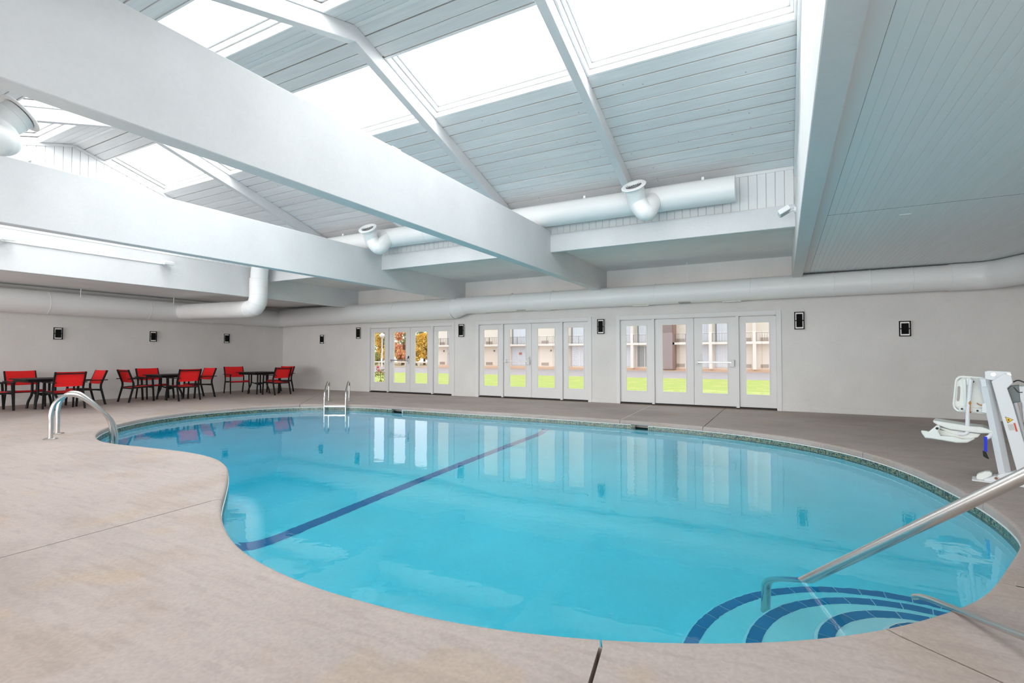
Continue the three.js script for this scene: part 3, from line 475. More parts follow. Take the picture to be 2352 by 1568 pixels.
// ------------------------------------------------------------------ air ducts
{
  // low duct round the room
  const d = group('air_duct'); tag(d, 'long white round duct running low along both walls above the doors', 'air duct');
  const yb = 2.62, R = 0.235, zb = -11.93, xl = -15.8, RL = 0.285, yl = 2.475;
  part('wall_run', [tubeGeo([V(-7.95, 2.60, zb), V(3.25, yb, zb)], R, 0.1, 40, false)], mDuct, d);
  const bigY = 2.54, big = 0.30;
  part('reducer', [coneBetween(V(-8.3, bigY, zb), big, V(-7.93, 2.60, zb), R)], mDuct, d);
  part('wall_run', [tubeGeo([V(xl + 0.05, bigY - 0.04, zb), V(-8.28, bigY, zb)], big, 0.1, 40, true)], mDuct, d);
  part('side_run', [tubeGeo([V(xl, yl, zb + 0.1), V(xl, yl, 5.3)], RL, 0.1, 40, true)], mDuct, d);
  part('elbow_run', [tubeGeo([V(2.7, yb, zb), V(3.28, yb, zb), V(3.66, yb, -11.0), V(3.85, yb, -9.2), V(3.85, yb, 5.3)], R + 0.012, 0.32, 40, true)], mDuct, d);
  for (const x of [-10.4, -6.4, -5.2, -2.6, -0.6, 0.9, 1.5, 2.15, 2.75]) part('seam_band', [ringGeo(V(x, x < -8.3 ? bigY : yb, zb), V(1, 0, 0), x < -8.3 ? big : R, 0.006, 48)], mDuct, d);
  for (const z of [-11, -9.4, -7.6, -5.4, -3]) part('seam_band', [ringGeo(V(xl, yl, z), V(0, 0, 1), RL, 0.006, 48)], mDuct, d);
  for (const x of [-9.4, -6.2, -1.9]) part('hanger_rod', [tubeGeo([V(x, YC, zb), V(x, 2.8, zb)], 0.006, 0.01, 6)], mWhite, d);
  for (const z of [-9.6, -8.2, -6.0]) part('hanger_rod', [tubeGeo([V(xl + 0.22, 2.875, z), V(xl + 0.22, 2.65, z)], 0.008, 0.01, 6)], mWhite, d);
  for (const x of [-7.5, -5.53, -2.98, -0.98]) part('outlet_register', [rbx(x - 0.19, x + 0.19, 2.365, 2.42, zb - 0.17, zb - 0.02, 0.006)], mDuct, d);
  for (const x of [-6.1, -1.95]) part('register_slot', [rbx(x - 0.13, x + 0.13, 2.376, 2.39, zb - 0.1, zb + 0.1, 0.003)], M('grey_register', RGB(0.3, 0.31, 0.3), 0.6), d);
  // branch and riser up to the high duct
  const r = d;
  const rx = -12.10, rz = -8.45, rr0 = 0.206;
  part('branch', [tubeGeo([V(-15.6, 2.47, rz), V(-12.85, 2.42, rz)], 0.218, 0.1, 36, false)], mDuct, r);
  part('riser_elbow', [tubeGeo([V(-12.9, 2.42, rz), V(rx, 2.42, rz), V(rx, 3.2, rz)], 0.222, 0.36, 36, false)], mDuct, r);
  part('riser', [tubeGeo([V(rx, 2.82, rz), V(rx + 0.02, 3.35, rz), V(rx + 0.12, 3.79, rz), V(rx + 0.5, 3.79, rz)], rr0 + 0.004, 0.16, 36, false)], mDuct, r);
  for (const [c, dir, q] of [[V(-12.46, 2.42, rz), V(1, 0, 0), 0.222], [V(rx - 0.16, 2.459, rz), V(1, 0.5, 0), 0.222], [V(rx - 0.039, 2.581, rz), V(0.5, 1, 0), 0.222], [V(rx, 2.78, rz), V(0, 1, 0), 0.222], [V(rx, 2.98, rz), V(0, 1, 0), 0.222], [V(rx, 3.19, rz), V(0, 1, 0), 0.222]]) part('seam_band', [ringGeo(c, dir, q, 0.006, 40)], mDuct, r);
  for (let x = -15.3; x < -12.8; x += 0.07) part('rib', [ringGeo(V(x, 2.47 - (x + 15.6) / 2.85 * 0.05, rz), V(1, 0, 0), 0.217, 0.0035, 36)], mDuct, r);
  // high duct under the far eave with two upturned outlets
  const h = group('high_duct'); tag(h, 'white round duct high under the far eave with two upturned outlets', 'air duct');
  const hy = 3.79, hz = -8.50, hR = 0.205;
  part('main_run', [tubeGeo([V(-11.6, hy, hz), V(-0.62, hy, hz)], hR, 0.1, 40, true)], mDuct, h);
  for (const x of [-1.9, -5.4, -6.6, -9.8]) part('seam_band', [ringGeo(V(x, hy, hz), V(1, 0, 0), hR, 0.005, 40)], mDuct, h);
  for (const x of [-1.1, -3.1, -5.6, -9.1]) part('hanger_strap', [bx(x - 0.02, x + 0.02, hy + hR - 0.01, YE - 0.05, hz - 0.01, hz + 0.01)], mWhite, h);
  outlet(h, -1.98, hy, hz, 1, -0.05);
  outlet(h, -7.72, hy, hz, 1, 0.15);
  const h2 = group('high_duct'); tag(h2, 'white duct outlet hanging at the upper left edge of the view', 'air duct');
  part('main_run', [tubeGeo([V(-11.6, hy, -0.70), V(-4.4, hy, -0.70)], hR, 0.1, 40, true)], mDuct, h2);
  for (const x of [-4.8, -8.2, -11]) part('hanger_strap', [bx(x - 0.02, x + 0.02, hy + hR - 0.01, YE + 0.02, -0.71, -0.69)], mWhite, h2);
  outlet(h2, -6.95, hy - 0.17, -0.70, -1, 0.1, 0.95);
}
function coneBetween(a, ra, b, rb) { const d = V().subVectors(b, a), g = new THREE.CylinderGeometry(rb, ra, d.length(), 40, 1, true), o = new THREE.Object3D(); o.position.copy(a).addScaledVector(d, 0.5); o.quaternion.setFromUnitVectors(V(0, 1, 0), d.clone().normalize()); o.updateMatrix(); return g.applyMatrix4(o.matrix); }
function outlet(root, x, y, z, s, lean, arm = 0) {            // elbow leaving the duct towards the room and turning up to a round grille
  const r = 0.15, o = new THREE.Group(); o.name = 'upturned_outlet'; o.position.set(x, y, z); root.add(o);
  const n = V(lean, 0.74, 0.66 * s).normalize(), top = V(-0.10, 0.11, s * (0.50 + arm)), low = V(0.05, -0.27, s * (0.32 + arm));
  const c = new THREE.CatmullRomCurve3([V(0.12, 0.0, s * 0.05), V(0.10, -0.12, s * (0.18 + arm * 0.6)), low, top.clone().addScaledVector(n, -0.24).add(V(0, -0.02, 0)), top.clone().addScaledVector(n, -0.1), top], false, 'centripetal');
  mesh1('elbow', merge([tubeGeo(c.getPoints(26), r, 0.0001, 32, false)]), mDuct, o);
  mesh1('collar', merge([ringGeo(c.getPoint(0.86), c.getTangent(0.86), r, 0.006, 40)]), mDuct, o);
  const fl = top.clone().addScaledVector(n, 0.01), q = new THREE.Group(); q.name = 'grille'; q.position.copy(fl); q.quaternion.setFromUnitVectors(V(0, 1, 0), n); o.add(q);
  mesh1('flange', merge([new THREE.LatheGeometry([[0.125, 0], [0.195, 0], [0.20, 0.006], [0.195, 0.016], [0.13, 0.022], [0.125, 0]].map(p => new THREE.Vector2(...p)), 40)]), mWhite, q);
  mesh1('dark_throat', merge([new THREE.CylinderGeometry(0.126, 0.126, 0.002, 32).translate(0, 0.001, 0)]), mDark, q);
  for (const k of [0.105, 0.08, 0.055, 0.03]) mesh1('louvre_ring', merge([new THREE.LatheGeometry([[k - 0.008, 0.016], [k + 0.004, 0.024], [k + 0.006, 0.022], [k - 0.006, 0.013], [k - 0.008, 0.016]].map(p => new THREE.Vector2(...p)), 32)]), mWhite, q);
  mesh1('damper_tab', merge([bx(-0.205, -0.19, -0.10, 0.01, -0.01, 0.01)]), mWhite, q);
}

// ------------------------------------------------------------------ sconces
{
  const mMatt = M('matt_black_metal', RGB(0.006, 0.006, 0.006), 0.85, { specularIntensity: 0.4 });
  const mOpal = M('opal_lamp_diffuser', RGB(0.88, 0.87, 0.85), 0.4, { emissive: RGB(1, 0.97, 0.93), emissiveIntensity: 0.12 });
  const make = (h) => {
    const g = new THREE.Group(), w = 0.185, t = 0.017, d0 = 0.052, d1 = 0.066;
    const P = (n, geo, m = mMatt) => mesh1(n, merge(geo), m, g);
    P('frame', [bx(-w / 2, w / 2, h / 2 - t, h / 2, d0, d1), bx(-w / 2, w / 2, -h / 2, -h / 2 + t, d0, d1), bx(-w / 2, -w / 2 + t, -h / 2, h / 2, d0, d1), bx(w / 2 - t, w / 2, -h / 2, h / 2, d0, d1)]);
    P('crossbar', [bx(-w / 2, w / 2, -0.009, 0.009, d0, d1)]);
    P('shade', [rbx(-w / 2 + 0.037, w / 2 - 0.037, -h / 2 + 0.046, h / 2 - 0.046, 0.012, 0.088, 0.004)]);
    P('back_plate', [bx(-0.045, 0.045, -0.06, 0.06, 0, 0.014)]);
    P('lamp_diffuser', [rbx(-w / 2 + t, w / 2 - t, -h / 2 + t, h / 2 - t, 0.014, 0.05, 0.006)], mOpal);
    return g;
  };
  const protos = { tall: make(0.37), small: make(0.30) };
  const put = (kind, x, y, z, turn, label) => { const o = protos[kind].clone(); o.name = numbered('wall_sconce'); o.position.set(x, y, z); o.rotation.y = turn; scene.add(o); tag(o, label, 'sconce', 'black framed wall sconces'); };
  put('tall', 0.31, 1.925, ZB, 0, 'tall black wall sconce just beyond the doors nearest the pool lift');
  put('tall', -4.04, 1.915, ZB, 0, 'tall black wall sconce between the middle doors and the doors nearest the lift');
  put('tall', -8.26, 1.912, ZB, 0, 'tall black wall sconce between the middle doors and the doors nearest the corner');
  put('tall', -12.34, 1.92, ZB, 0, 'tall black wall sconce on the corner side of the leftmost doors');
  put('small', 2.09, 1.71, ZB, 0, 'small black wall sconce above and left of the white pool lift');
  put('small', -14.05, 1.74, ZB, 0, 'small black wall sconce next to the room corner on the door wall');
  put('small', XL, 1.74, -5.75, Math.PI / 2, 'small black wall sconce above the leftmost red chair group');
  put('small', XL, 1.735, -7.93, Math.PI / 2, 'small black wall sconce above the middle red chair group');
  put('small', XL, 1.74, -10.12, Math.PI / 2, 'small black wall sconce above the farthest red chair group');
}

// ------------------------------------------------------------------ floodlights, conduit, small boxes on the beams
{
  const flood = (pos, turn, tilt, label) => {
    const g = group('floodlight', pos, turn); tag(g, label, 'floodlight', 'white floodlights on the beams');
    part('mount', [discGeo(V(0, 0, 0.012), V(0, 0, 1), 0.045, 0.024), tubeGeo([V(0, 0, 0.02), V(0, -0.01, 0.09)], 0.016, 0.01, 10)], mWhite, g);
    const h = new THREE.Group(); h.name = 'lamp_head'; h.position.set(0, 0.005, 0.13); h.rotation.x = tilt; g.add(h);
    mesh1('housing', merge([rbx(-0.105, 0.105, -0.035, 0.035, -0.06, 0.10, 0.012), ...[-0.06, 0, 0.06].map(x => bx(x - 0.004, x + 0.004, 0.03, 0.045, -0.05, 0.08))]), mWhite, h);
    mesh1('lens', merge([rbx(-0.085, 0.085, -0.039, -0.03, -0.045, 0.085, 0.004)]), M('grey_lens', RGB(0.35, 0.37, 0.40), 0.15), h);
    return g;
  };
  flood([-12.405, 3.285, -6.31], Math.PI / 2, 0.25, 'white floodlight on the chair-side beam at the end of the conduit');
  flood([-12.405, 3.30, -3.62], Math.PI / 2, 0.25, 'white floodlight on the chair-side beam at the left edge of the view');
  flood([0.187, 3.27, -8.2], -Math.PI / 2, 0.5, 'white floodlight on the plank ceiling beam beside the fascia');
  const c = part('electrical_conduit', [tubeGeo([V(-12.392, 3.262, -3.62), V(-12.392, 3.262, -6.28)], 0.013, 0.02, 10)], mWhite); tag(c, 'thin white conduit linking two floodlights along the beam', 'conduit');
  const b1 = part('junction_box', [rbx(-8.30, -8.19, BT, BT + 0.045, -2.86, -2.62, 0.008), rbx(-8.27, -8.21, BT + 0.04, BT + 0.06, -2.8, -2.7, 0.005)], mWhite); tag(b1, 'small white box on top of the second beam', 'junction box');
  const b2 = part('junction_box_001', [rbx(-4.0, -3.93, BT, BT + 0.035, -4.55, -4.40, 0.008)], mWhite); tag(b2, 'small white box on top of the widest beam', 'junction box');
}

// ------------------------------------------------------------------ chairs and tables
{
  const proto = new THREE.Group();                       // faces +z, seat centre over the origin
  const P = (n, geo, m, parent = proto) => mesh1(n, merge(geo), m, parent);
  const w = 0.27;
  for (const s of [-1, 1]) {
    P('leg', [beamBetween(V(s * w, 0.0, 0.27), V(s * w, 0.585, 0.235), 0.026, 0.04)], mBlack);                                   // front leg up to the arm
    P('leg', [beamBetween(V(s * w, 0.0, -0.30), V(s * w, 0.42, -0.20), 0.026, 0.04), beamBetween(V(s * w, 0.41, -0.202), V(s * w, 0.50, -0.205), 0.026, 0.04)], mBlack);
    P('back_post', [beamBetween(V(s * w, 0.48, -0.20), V(s * w, 0.825, -0.325), 0.028, 0.036)], mBlack);
    P('armrest', [rbx(s * w - 0.024, s * w + 0.024, 0.585, 0.605, -0.34, 0.29, 0.008)], mBlack);
    P('side_rail', [beamBetween(V(s * (w - 0.005), 0.385, 0.27), V(s * (w - 0.005), 0.365, -0.23), 0.024, 0.04)], mBlack);
  }
  P('crossbar', [bx(-w, w, 0.345, 0.375, 0.245, 0.27)], mBlack);
  P('crossbar', [bx(-w, w, 0.335, 0.365, -0.225, -0.2)], mBlack);
  P('top_rail', [bx(-w, w, 0.775, 0.80, -0.333, -0.312)], mBlack);
  const sling = (pts, hw) => { const pos = [], idx = []; pts.forEach(([y, z]) => { for (let k = 0; k <= 6; k++) { const u = k / 6 * 2 - 1; pos.push(u * hw, y - 0.006 * (1 - u * u), z); } }); for (let i = 0; i + 1 < pts.length; i++) for (let k = 0; k < 6; k++) { const a = i * 7 + k, b = a + 7; idx.push(a, b, a + 1, a + 1, b, b + 1); } const g = new THREE.BufferGeometry(); g.setAttribute('position', new THREE.Float32BufferAttribute(pos, 3)); g.setIndex(idx); g.computeVertexNormals(); return g; };
  const thick = (pts, hw, t) => { const back = pts.map(([y, z]) => [y - t, z - t]); return [sling(pts, hw), sling([...back].reverse(), hw)]; };
  P('seat_sling', thick([[0.372, -0.215], [0.368, -0.1], [0.372, 0.02], [0.388, 0.16], [0.402, 0.25], [0.392, 0.285], [0.37, 0.28]], w - 0.012, 0.004), mRed);
  P('back_sling', thick([[0.825, -0.318], [0.83, -0.305], [0.80, -0.296], [0.70, -0.262], [0.60, -0.226], [0.51, -0.194]], w - 0.012, 0.004), mRed);
  const T = Math.PI;
  const L = [
    ['leftmost group, cut by the left edge of the view', -14.86, -4.22, T], ['leftmost group, against the wall behind the table', -15.40, -4.93, T / 2], ['leftmost group, back turned to the pool', -14.14, -5.18, -T / 2], ['leftmost group, side on at the far end of the table', -14.78, -5.82, 0],
    ['middle group, side on at the near end of the table', -14.74, -6.90, T], ['middle group, against the wall behind the table', -15.36, -7.58, T / 2], ['middle group, back turned to the pool', -14.06, -7.68, -T / 2], ['middle group, side on at the far end of the table', -14.58, -8.38, 0],
    ['farthest group, facing the pool from the wall side', -15.12, -9.86, T / 2 - 0.25], ['farthest group, back turned to the pool', -13.58, -10.12, -T / 2], ['farthest group, half hidden nearest the room corner', -14.40, -10.86, 0.1],
  ];
  for (const [t, x, z, a] of L) { const o = proto.clone(); o.name = numbered('sling_chair'); o.position.set(x, 0, z); o.rotation.y = a; scene.add(o); tag(o, 'red sling armchair of the ' + t, 'chair', 'red and black sling armchairs'); }
  const tp = new THREE.Group(); const Q = (n, geo) => mesh1(n, merge(geo), mBlack, tp);
  Q('table_top', [rbx(-0.46, 0.46, 0.652, 0.675, -0.46, 0.46, 0.01)]);
  Q('apron', [bx(-0.40, 0.40, 0.60, 0.652, -0.40, -0.38), bx(-0.40, 0.40, 0.60, 0.652, 0.38, 0.40), bx(-0.40, -0.38, 0.60, 0.652, -0.38, 0.38), bx(0.38, 0.40, 0.60, 0.652, -0.38, 0.38)]);
  for (const [sx, sz] of [[-1, -1], [1, -1], [-1, 1], [1, 1]]) {
    Q('leg', [tubeGeo([V(sx * 0.15, 0.655, sz * 0.15), V(sx * 0.15, 0.30, sz * 0.15), V(sx * 0.20, 0.16, sz * 0.20), V(sx * 0.215, 0, sz * 0.215)], 0.024, 0.08, 10)]);
    Q('brace', [beamBetween(V(sx * 0.15, 0.36, sz * 0.15), V(0, 0.28, 0), 0.018, 0.03)]);
  }
  Q('stretcher_ring', [new THREE.TorusGeometry(0.15, 0.012, 8, 28).rotateX(T / 2).translate(0, 0.33, 0)]);
  for (const [t, x, z] of [['leftmost', -14.76, -5.04], ['middle', -14.66, -7.66], ['farthest', -14.30, -10.04]]) { const o = tp.clone(); o.name = numbered('patio_table'); o.position.set(x, 0, z); scene.add(o); tag(o, 'black square patio table of the ' + t + ' red chair group', 'table', 'black patio tables'); }
}

// ------------------------------------------------------------------ stainless rails
{
  const hoop = (a, b, ht, mid, low) => {                  // anchor a, water entry b
    const d = V().subVectors(b, a), L = d.length(); d.normalize(); const at = (s, y) => a.clone().addScaledVector(d, s).setY(y);
    return [at(0, 0.002), at(0, ht * 0.98), at(L * 0.30, ht), at(L - 0.10, mid), at(L, mid - 0.13), at(L, low)];
  };
  const swan = (a, b, ht, low) => { const d = V().subVectors(b, a), L = d.length() / 0.75; d.normalize(); return new THREE.CatmullRomCurve3([[0, 0.002], [0, 0.2], [0, 0.34], [0.04, 0.49], [0.15, 0.59], [0.27, 0.585], [0.40, 0.50], [0.56, 0.345], [0.655, 0.24], [0.72, 0.12], [0.748, -0.03], [0.75, -0.2], [0.75, low]].map(([q, y]) => a.clone().addScaledVector(d, q * L).setY(y > 0 ? y * ht / 0.59 : y)), false, 'centripetal').getPoints(70); };
  const plate = (p) => new THREE.LatheGeometry([[0, 0.016], [0.035, 0.016], [0.075, 0.009], [0.085, 0.0], [0, 0]].map(q => new THREE.Vector2(...q)), 28).translate(p.x, 0.001, p.z);
  const g1 = group('pool_grab_rail'); tag(g1, 'pair of bent stainless grab rails at the chair end of the pool', 'handrail');
  for (const [a, b] of [[V(-9.23, 0, -3.24), V(-9.06, 0, -3.97)], [V(-9.77, 0, -3.51), V(-9.50, 0, -4.10)]]) { part('rail', [tubeGeo(swan(a, b, 0.61, -0.75), 0.029, 0.0001, 20)], mSteel, g1); part('anchor_plate', [plate(a)], mSteel, g1); }
  for (const y of [-0.38, -0.68]) part('step_tread', [beamBetween(V(-9.06, y, -3.97), V(-9.50, y, -4.10), 0.09, 0.03)], mSteel, g1);
  const g2 = group('pool_ladder'); tag(g2, 'stainless ladder rails on the far pool edge before the leftmost doors', 'ladder');
  for (const [a, b] of [[V(-10.48, 0, -9.36), V(-9.80, 0, -8.62)], [V(-10.02, 0, -9.62), V(-9.34, 0, -8.86)]]) { part('rail', [tubeGeo(hoop(a, b, 0.51, 0.33, -0.9), 0.0245, 0.13, 18)], mSteel, g2); part('anchor_plate', [plate(a)], mSteel, g2); }
  for (const y of [-0.035, -0.36, -0.68]) part('step_tread', [beamBetween(V(-9.80, y, -8.62), V(-9.34, y, -8.86), 0.08, 0.028)], mSteel, g2);
  const g3 = group('stair_handrail'); tag(g3, 'thick stainless handrail sloping down into the pool steps', 'handrail');
  const w = V(0.10, WY, -3.51), e = V(0.899, 0.685, -2.942), dir = V().subVectors(e, w), P = t => w.clone().addScaledVector(dir, t);
  part('rail', [tubeGeo([V(-0.125, -1.0, -3.80), V(-0.115, P(-0.27).y - 0.1, -3.72), P(-0.16), P(0.5), P(1.15), P(1.15).add(V(0.45, 0.0, 0.32)), P(1.15).add(V(0.47, -0.87, 0.335)).setY(0.0)], 0.0285, 0.14, 24)], mSteel, g3);
  const g4 = group('low_rail'); tag(g4, 'slim stainless rail lying low over the deck edge beside the steps', 'handrail');
  const t2 = V(0.605, -0.045, -3.315), e2 = V(0.82, 0.093, -2.724), d2 = V().subVectors(e2, t2);
  part('rail', [tubeGeo([t2.clone().add(V(-0.02, -0.02, -0.03)), t2, t2.clone().addScaledVector(d2, 0.12).add(V(0, 0.006, 0)), e2, e2.clone().addScaledVector(d2, 1.2), e2.clone().addScaledVector(d2, 1.25).setY(0.0)], 0.0148, 0.05, 16)], mSteel, g4);
}

// ------------------------------------------------------------------ pool lift
{
  const S = 0.000586, SY = 0.000812, g = group('pool_lift', [1.746, 0, -6.395], -0.27); tag(g, 'white pool lift with hanging chair seat at the right edge of the view', 'pool lift');
  const q = (x, y) => [(x - 1000) * S, (1400 - y) * SY];                                                       // drawing units -> metres in the lift's own plane
  const P3 = (x, y, z = 0) => V(q(x, y)[0], q(x, y)[1], z);
  const ext = (pts, z0, z1, bev = 0.004) => { const s = new THREE.Shape(pts.map(([x, y]) => new THREE.Vector2(...q(x, y)))); return new THREE.ExtrudeGeometry(s, { depth: z1 - z0 - 2 * bev, bevelEnabled: bev > 0, bevelSize: bev, bevelThickness: bev, bevelOffset: -bev, bevelSegments: 2 }).translate(0, 0, z0 + bev); };
  const p = (n, geo, m = mLift, parent = g) => part(n, geo, m, parent);
  const mast = p('mast', [beamBetween(P3(925, 190, 0), P3(1125, 1290, 0), 0.062, 0.062, 0.74)]);
  p('label_sticker', [ext([[868, 212], [925, 210], [940, 290], [884, 292]], 0.047, 0.049, 0)], M('paper_label', RGB(0.7, 0.74, 0.78), 0.5), mast);
  p('mast_head', [ext([[920, 118], [960, 105], [1218, 112], [1228, 135], [1245, 235], [1000, 215], [922, 205]], -0.06, 0.06)]);
  for (const [x, y] of [[1020, 148], [1195, 152]]) p('bolt', [discGeo(P3(x, y, 0.064), V(0, 0, 1), 0.017, 0.014, 18), discGeo(P3(x, y, 0.072), V(0, 0, 1), 0.010, 0.014, 6)], mSteel);
  const arm = p('lift_arm', [ext([[996, 228], [1150, 130], [1228, 160], [1242, 240], [1175, 300], [1235, 480], [1420, 1180], [1262, 1240]], 0.03, 0.085, 0.006), ext([[1010, 260], [1150, 150], [1225, 240], [1165, 300], [1400, 1180], [1280, 1230]], -0.085, -0.03, 0.006)]);
  // warning label
  p('warning_triangle', [ext([[1148, 632], [1230, 655], [1172, 692]], 0.0855, 0.0868, 0)], M('warning_yellow', RGB(0.85, 0.50, 0.02), 0.5), arm);
  p('warning_triangle_edge', [ext([[1141, 625], [1237, 654], [1169, 701]], 0.0852, 0.0858, 0)], M('print_black', RGB(0.02, 0.02, 0.02), 0.6), arm);
  p('warning_bolt', [ext([[1176, 648], [1190, 655], [1182, 663], [1194, 662], [1180, 680], [1182, 668], [1172, 667]], 0.0866, 0.0874, 0)], M('print_black_b', RGB(0.02, 0.02, 0.02), 0.6), arm);
  p('warning_text_panel', [ext([[1160, 706], [1232, 692], [1258, 780], [1182, 793]], 0.0852, 0.086, 0)], M('print_white', RGB(0.75, 0.74, 0.72), 0.6), arm);
  for (let i = 0; i < 5; i++) p('warning_text_line', [ext([[1168 + i * 13, 712 - i * 2], [1173 + i * 13, 711 - i * 2], [1195 + i * 13, 780 - i * 2], [1190 + i * 13, 781 - i * 2]], 0.086, 0.0866, 0)], M('print_grey', RGB(0.25, 0.25, 0.27), 0.6), arm);
  p('warning_red_bar', [ext([[1233, 692], [1254, 690], [1280, 784], [1259, 788]], 0.0854, 0.0866, 0)], M('print_red', RGB(0.62, 0.08, 0.03), 0.5), arm);
  p('actuator_motor', [ext([[1172, 320], [1215, 275], [1310, 262], [1322, 455], [1225, 475]], -0.028, 0.028, 0.008)], M('dark_grey_housing', RGB(0.16, 0.19, 0.19), 0.5));
  p('actuator_rod', [tubeGeo([P3(1262, 465, 0), P3(1420, 1150, 0)], 0.019, 0.01, 18)], M('light_grey_tube', RGB(0.55, 0.57, 0.58), 0.35));
  p('control_box', [ext([[1292, 275], [1520, 270], [1560, 660], [1345, 655], [1335, 470], [1300, 420]], -0.12, 0.02, 0.01)]);
  const mCable = M('cable_black', RGB(0.04, 0.04, 0.04), 0.5);
  p('control_cable', [tubeGeo([P3(1240, 235, 0.01), P3(1300, 205, 0.03), P3(1400, 245, 0.03), P3(1440, 300, 0.0)], 0.006, 0.06, 8)], mCable);
  p('control_cable', [tubeGeo([P3(1250, 290, 0.03), P3(1300, 350, 0.035), P3(1345, 345, 0.02)], 0.004, 0.04, 8)], mCable);
  p('base_arm', [ext([[1035, 1318], [1080, 1290], [1262, 1238], [1480, 1180], [1500, 1290], [1200, 1400], [1040, 1400]], -0.05, 0.05)]);
  p('hinge_bracket', [ext([[880, 1372], [1010, 1320], [1050, 1330], [1055, 1380], [940, 1432], [890, 1430]], -0.055, 0.07)]);
  for (const [x, y] of [[1022, 1342], [935, 1412]]) p('hinge_bolt', [discGeo(P3(x, y, 0.072), V(0, 0, 1), 0.012, 0.016, 12)], M('rusty_bolt', RGB(0.25, 0.12, 0.06), 0.7));
  p('foot_plate', [rbx(-0.155, 0.08, 0.0, 0.012, -0.10, 0.10, 0.004)]);
  p('foot_guard', [ext([[786, 1372], [792, 1345], [815, 1325], [905, 1288], [950, 1284], [978, 1302], [972, 1330], [880, 1388], [800, 1400]], -0.05, 0.03, 0.008)], mSeat);
  p('base_beam', [rbx(0.02, 0.75, 0.0, 0.035, 0.05, 0.11, 0.008), rbx(0.02, 0.75, 0.0, 0.05, -0.10, -0.03, 0.008)]);
  // seat
  const seat = p('seat_pan', [ext([[255, 738], [268, 734], [700, 770], [880, 775], [1010, 812], [1005, 838], [840, 850], [470, 830], [330, 795], [258, 760]], -0.25, 0.02, 0.012)], mSeat);
  p('seat_underframe', [ext([[300, 800], [470, 835], [850, 858], [820, 900], [720, 925], [500, 890], [330, 830]], -0.2, 0.0, 0.01)], mSeat, seat);
  p('footrest', [ext([[95, 872], [112, 866], [200, 872], [300, 790], [345, 785], [352, 815], [330, 868], [360, 912], [520, 908], [640, 930], [780, 915], [690, 968], [560, 980], [240, 956], [150, 955], [105, 900]], 0.0, 0.06, 0.012)], mSeat, seat);
  p('footrest_tray', [ext([[320, 845], [480, 862], [720, 905], [795, 905], [690, 966], [420, 966], [280, 945], [300, 900]], -0.2, -0.005, 0.006)], mSeat, seat);
  p('pivot_bolt', [discGeo(P3(312, 822, 0.064), V(0, 0, 1), 0.012, 0.014, 12)], mDark, seat);
  const post = p('seat_post', [tubeGeo([P3(575, 880, 0.0), P3(690, 872, 0.0), P3(700, 640, 0.0), P3(745, 250, 0.0), P3(752, 215, 0)], 0.0175, 0.06, 18)]);
  const mRust = M('rust', RGB(0.46, 0.19, 0.03), 0.9);
  p('rust_streak', [tubeGeo([P3(735, 470, 0.017), P3(738, 520, 0.017), P3(728, 620, 0.016)], 0.003, 0.01, 6)], mRust, post);
  p('rust_streak', [tubeGeo([P3(815, 495, -0.03), P3(835, 515, -0.03), P3(880, 522, -0.025), P3(905, 490, -0.01)], 0.004, 0.02, 6)], mRust, post);
  p('rust_patch', [new THREE.IcosahedronGeometry(0.011, 1).scale(1.0, 1.5, 0.4).translate(...P3(731, 497, 0.0165).toArray())], M('rust_patch_paint', RGB(0.50, 0.20, 0.03), 0.9), post);
  // backrest with three hand slots
  const bk = (pts) => pts.map(([x, y]) => new THREE.Vector2(...q(x, y)));
  const rimOut = [[545, 240], [560, 208], [590, 182], [640, 174], [900, 186], [950, 200], [985, 250], [975, 560], [940, 615], [900, 622], [570, 612], [535, 592], [514, 560], [508, 525]];
  const slots = [[[580, 310], [590, 302], [604, 302], [612, 314], [612, 370], [600, 465], [590, 486], [572, 488], [561, 474], [570, 400]], [[578, 226], [622, 194], [640, 196], [638, 204], [590, 238]], [[533, 552], [546, 550], [588, 584], [582, 596], [562, 590]]];
  const cx0 = 745, cy0 = 398, inset = (k) => rimOut.map(([x, y]) => [cx0 + (x - cx0) * k, cy0 + (y - cy0) * k]);
  const panelS = new THREE.Shape(bk(inset(0.985))); slots.forEach(q0 => panelS.holes.push(new THREE.Path(bk(q0))));
  const rimS = new THREE.Shape(bk(rimOut)); rimS.holes.push(new THREE.Path(bk(inset(0.93))));
  const back = part('backrest', [new THREE.ExtrudeGeometry(panelS, { depth: 0.022, bevelEnabled: false }).translate(0, 0, -0.075)], mSeat, g);
  part('backrest_rim', [new THREE.ExtrudeGeometry(rimS, { depth: 0.03, bevelEnabled: true, bevelSize: 0.004, bevelThickness: 0.004, bevelOffset: -0.004, bevelSegments: 2 }).translate(0, 0, -0.075)], mSeat, back);
  p('backrest_rib', [ext([[690, 200], [745, 195], [765, 225], [735, 290], [695, 285]], -0.055, -0.005, 0.008)], mSeat, back);
  p('backrest_rib', [ext([[590, 545], [930, 560], [925, 612], [585, 602]], -0.055, -0.03, 0.006)], mSeat, back);
  p('backrest_rib', [ext([[640, 215], [690, 215], [690, 540], [655, 540]], -0.055, -0.042, 0.005)], mSeat, back);
  for (const [x, y] of [[775, 243], [628, 576], [820, 588], [727, 608]]) p('screw', [discGeo(P3(x, y, -0.026), V(0, 0, 1), 0.009, 0.012, 12)], mDark, back);
  p('backrest_bracket', [ext([[880, 500], [925, 480], [935, 610], [872, 600]], -0.03, 0.01, 0.004)], mLift, back);
  const strap = p('belt_strap', [ext([[890, 880], [930, 884], [926, 1060], [888, 1052]], 0.015, 0.019, 0.0)], M('blue_webbing', RGB(0.01, 0.03, 0.60), 0.7), seat);
  p('buckle', [ext([[870, 1048], [912, 1062], [946, 1142], [905, 1128], [878, 1112]], 0.005, 0.027, 0.004)], mBlack, seat);
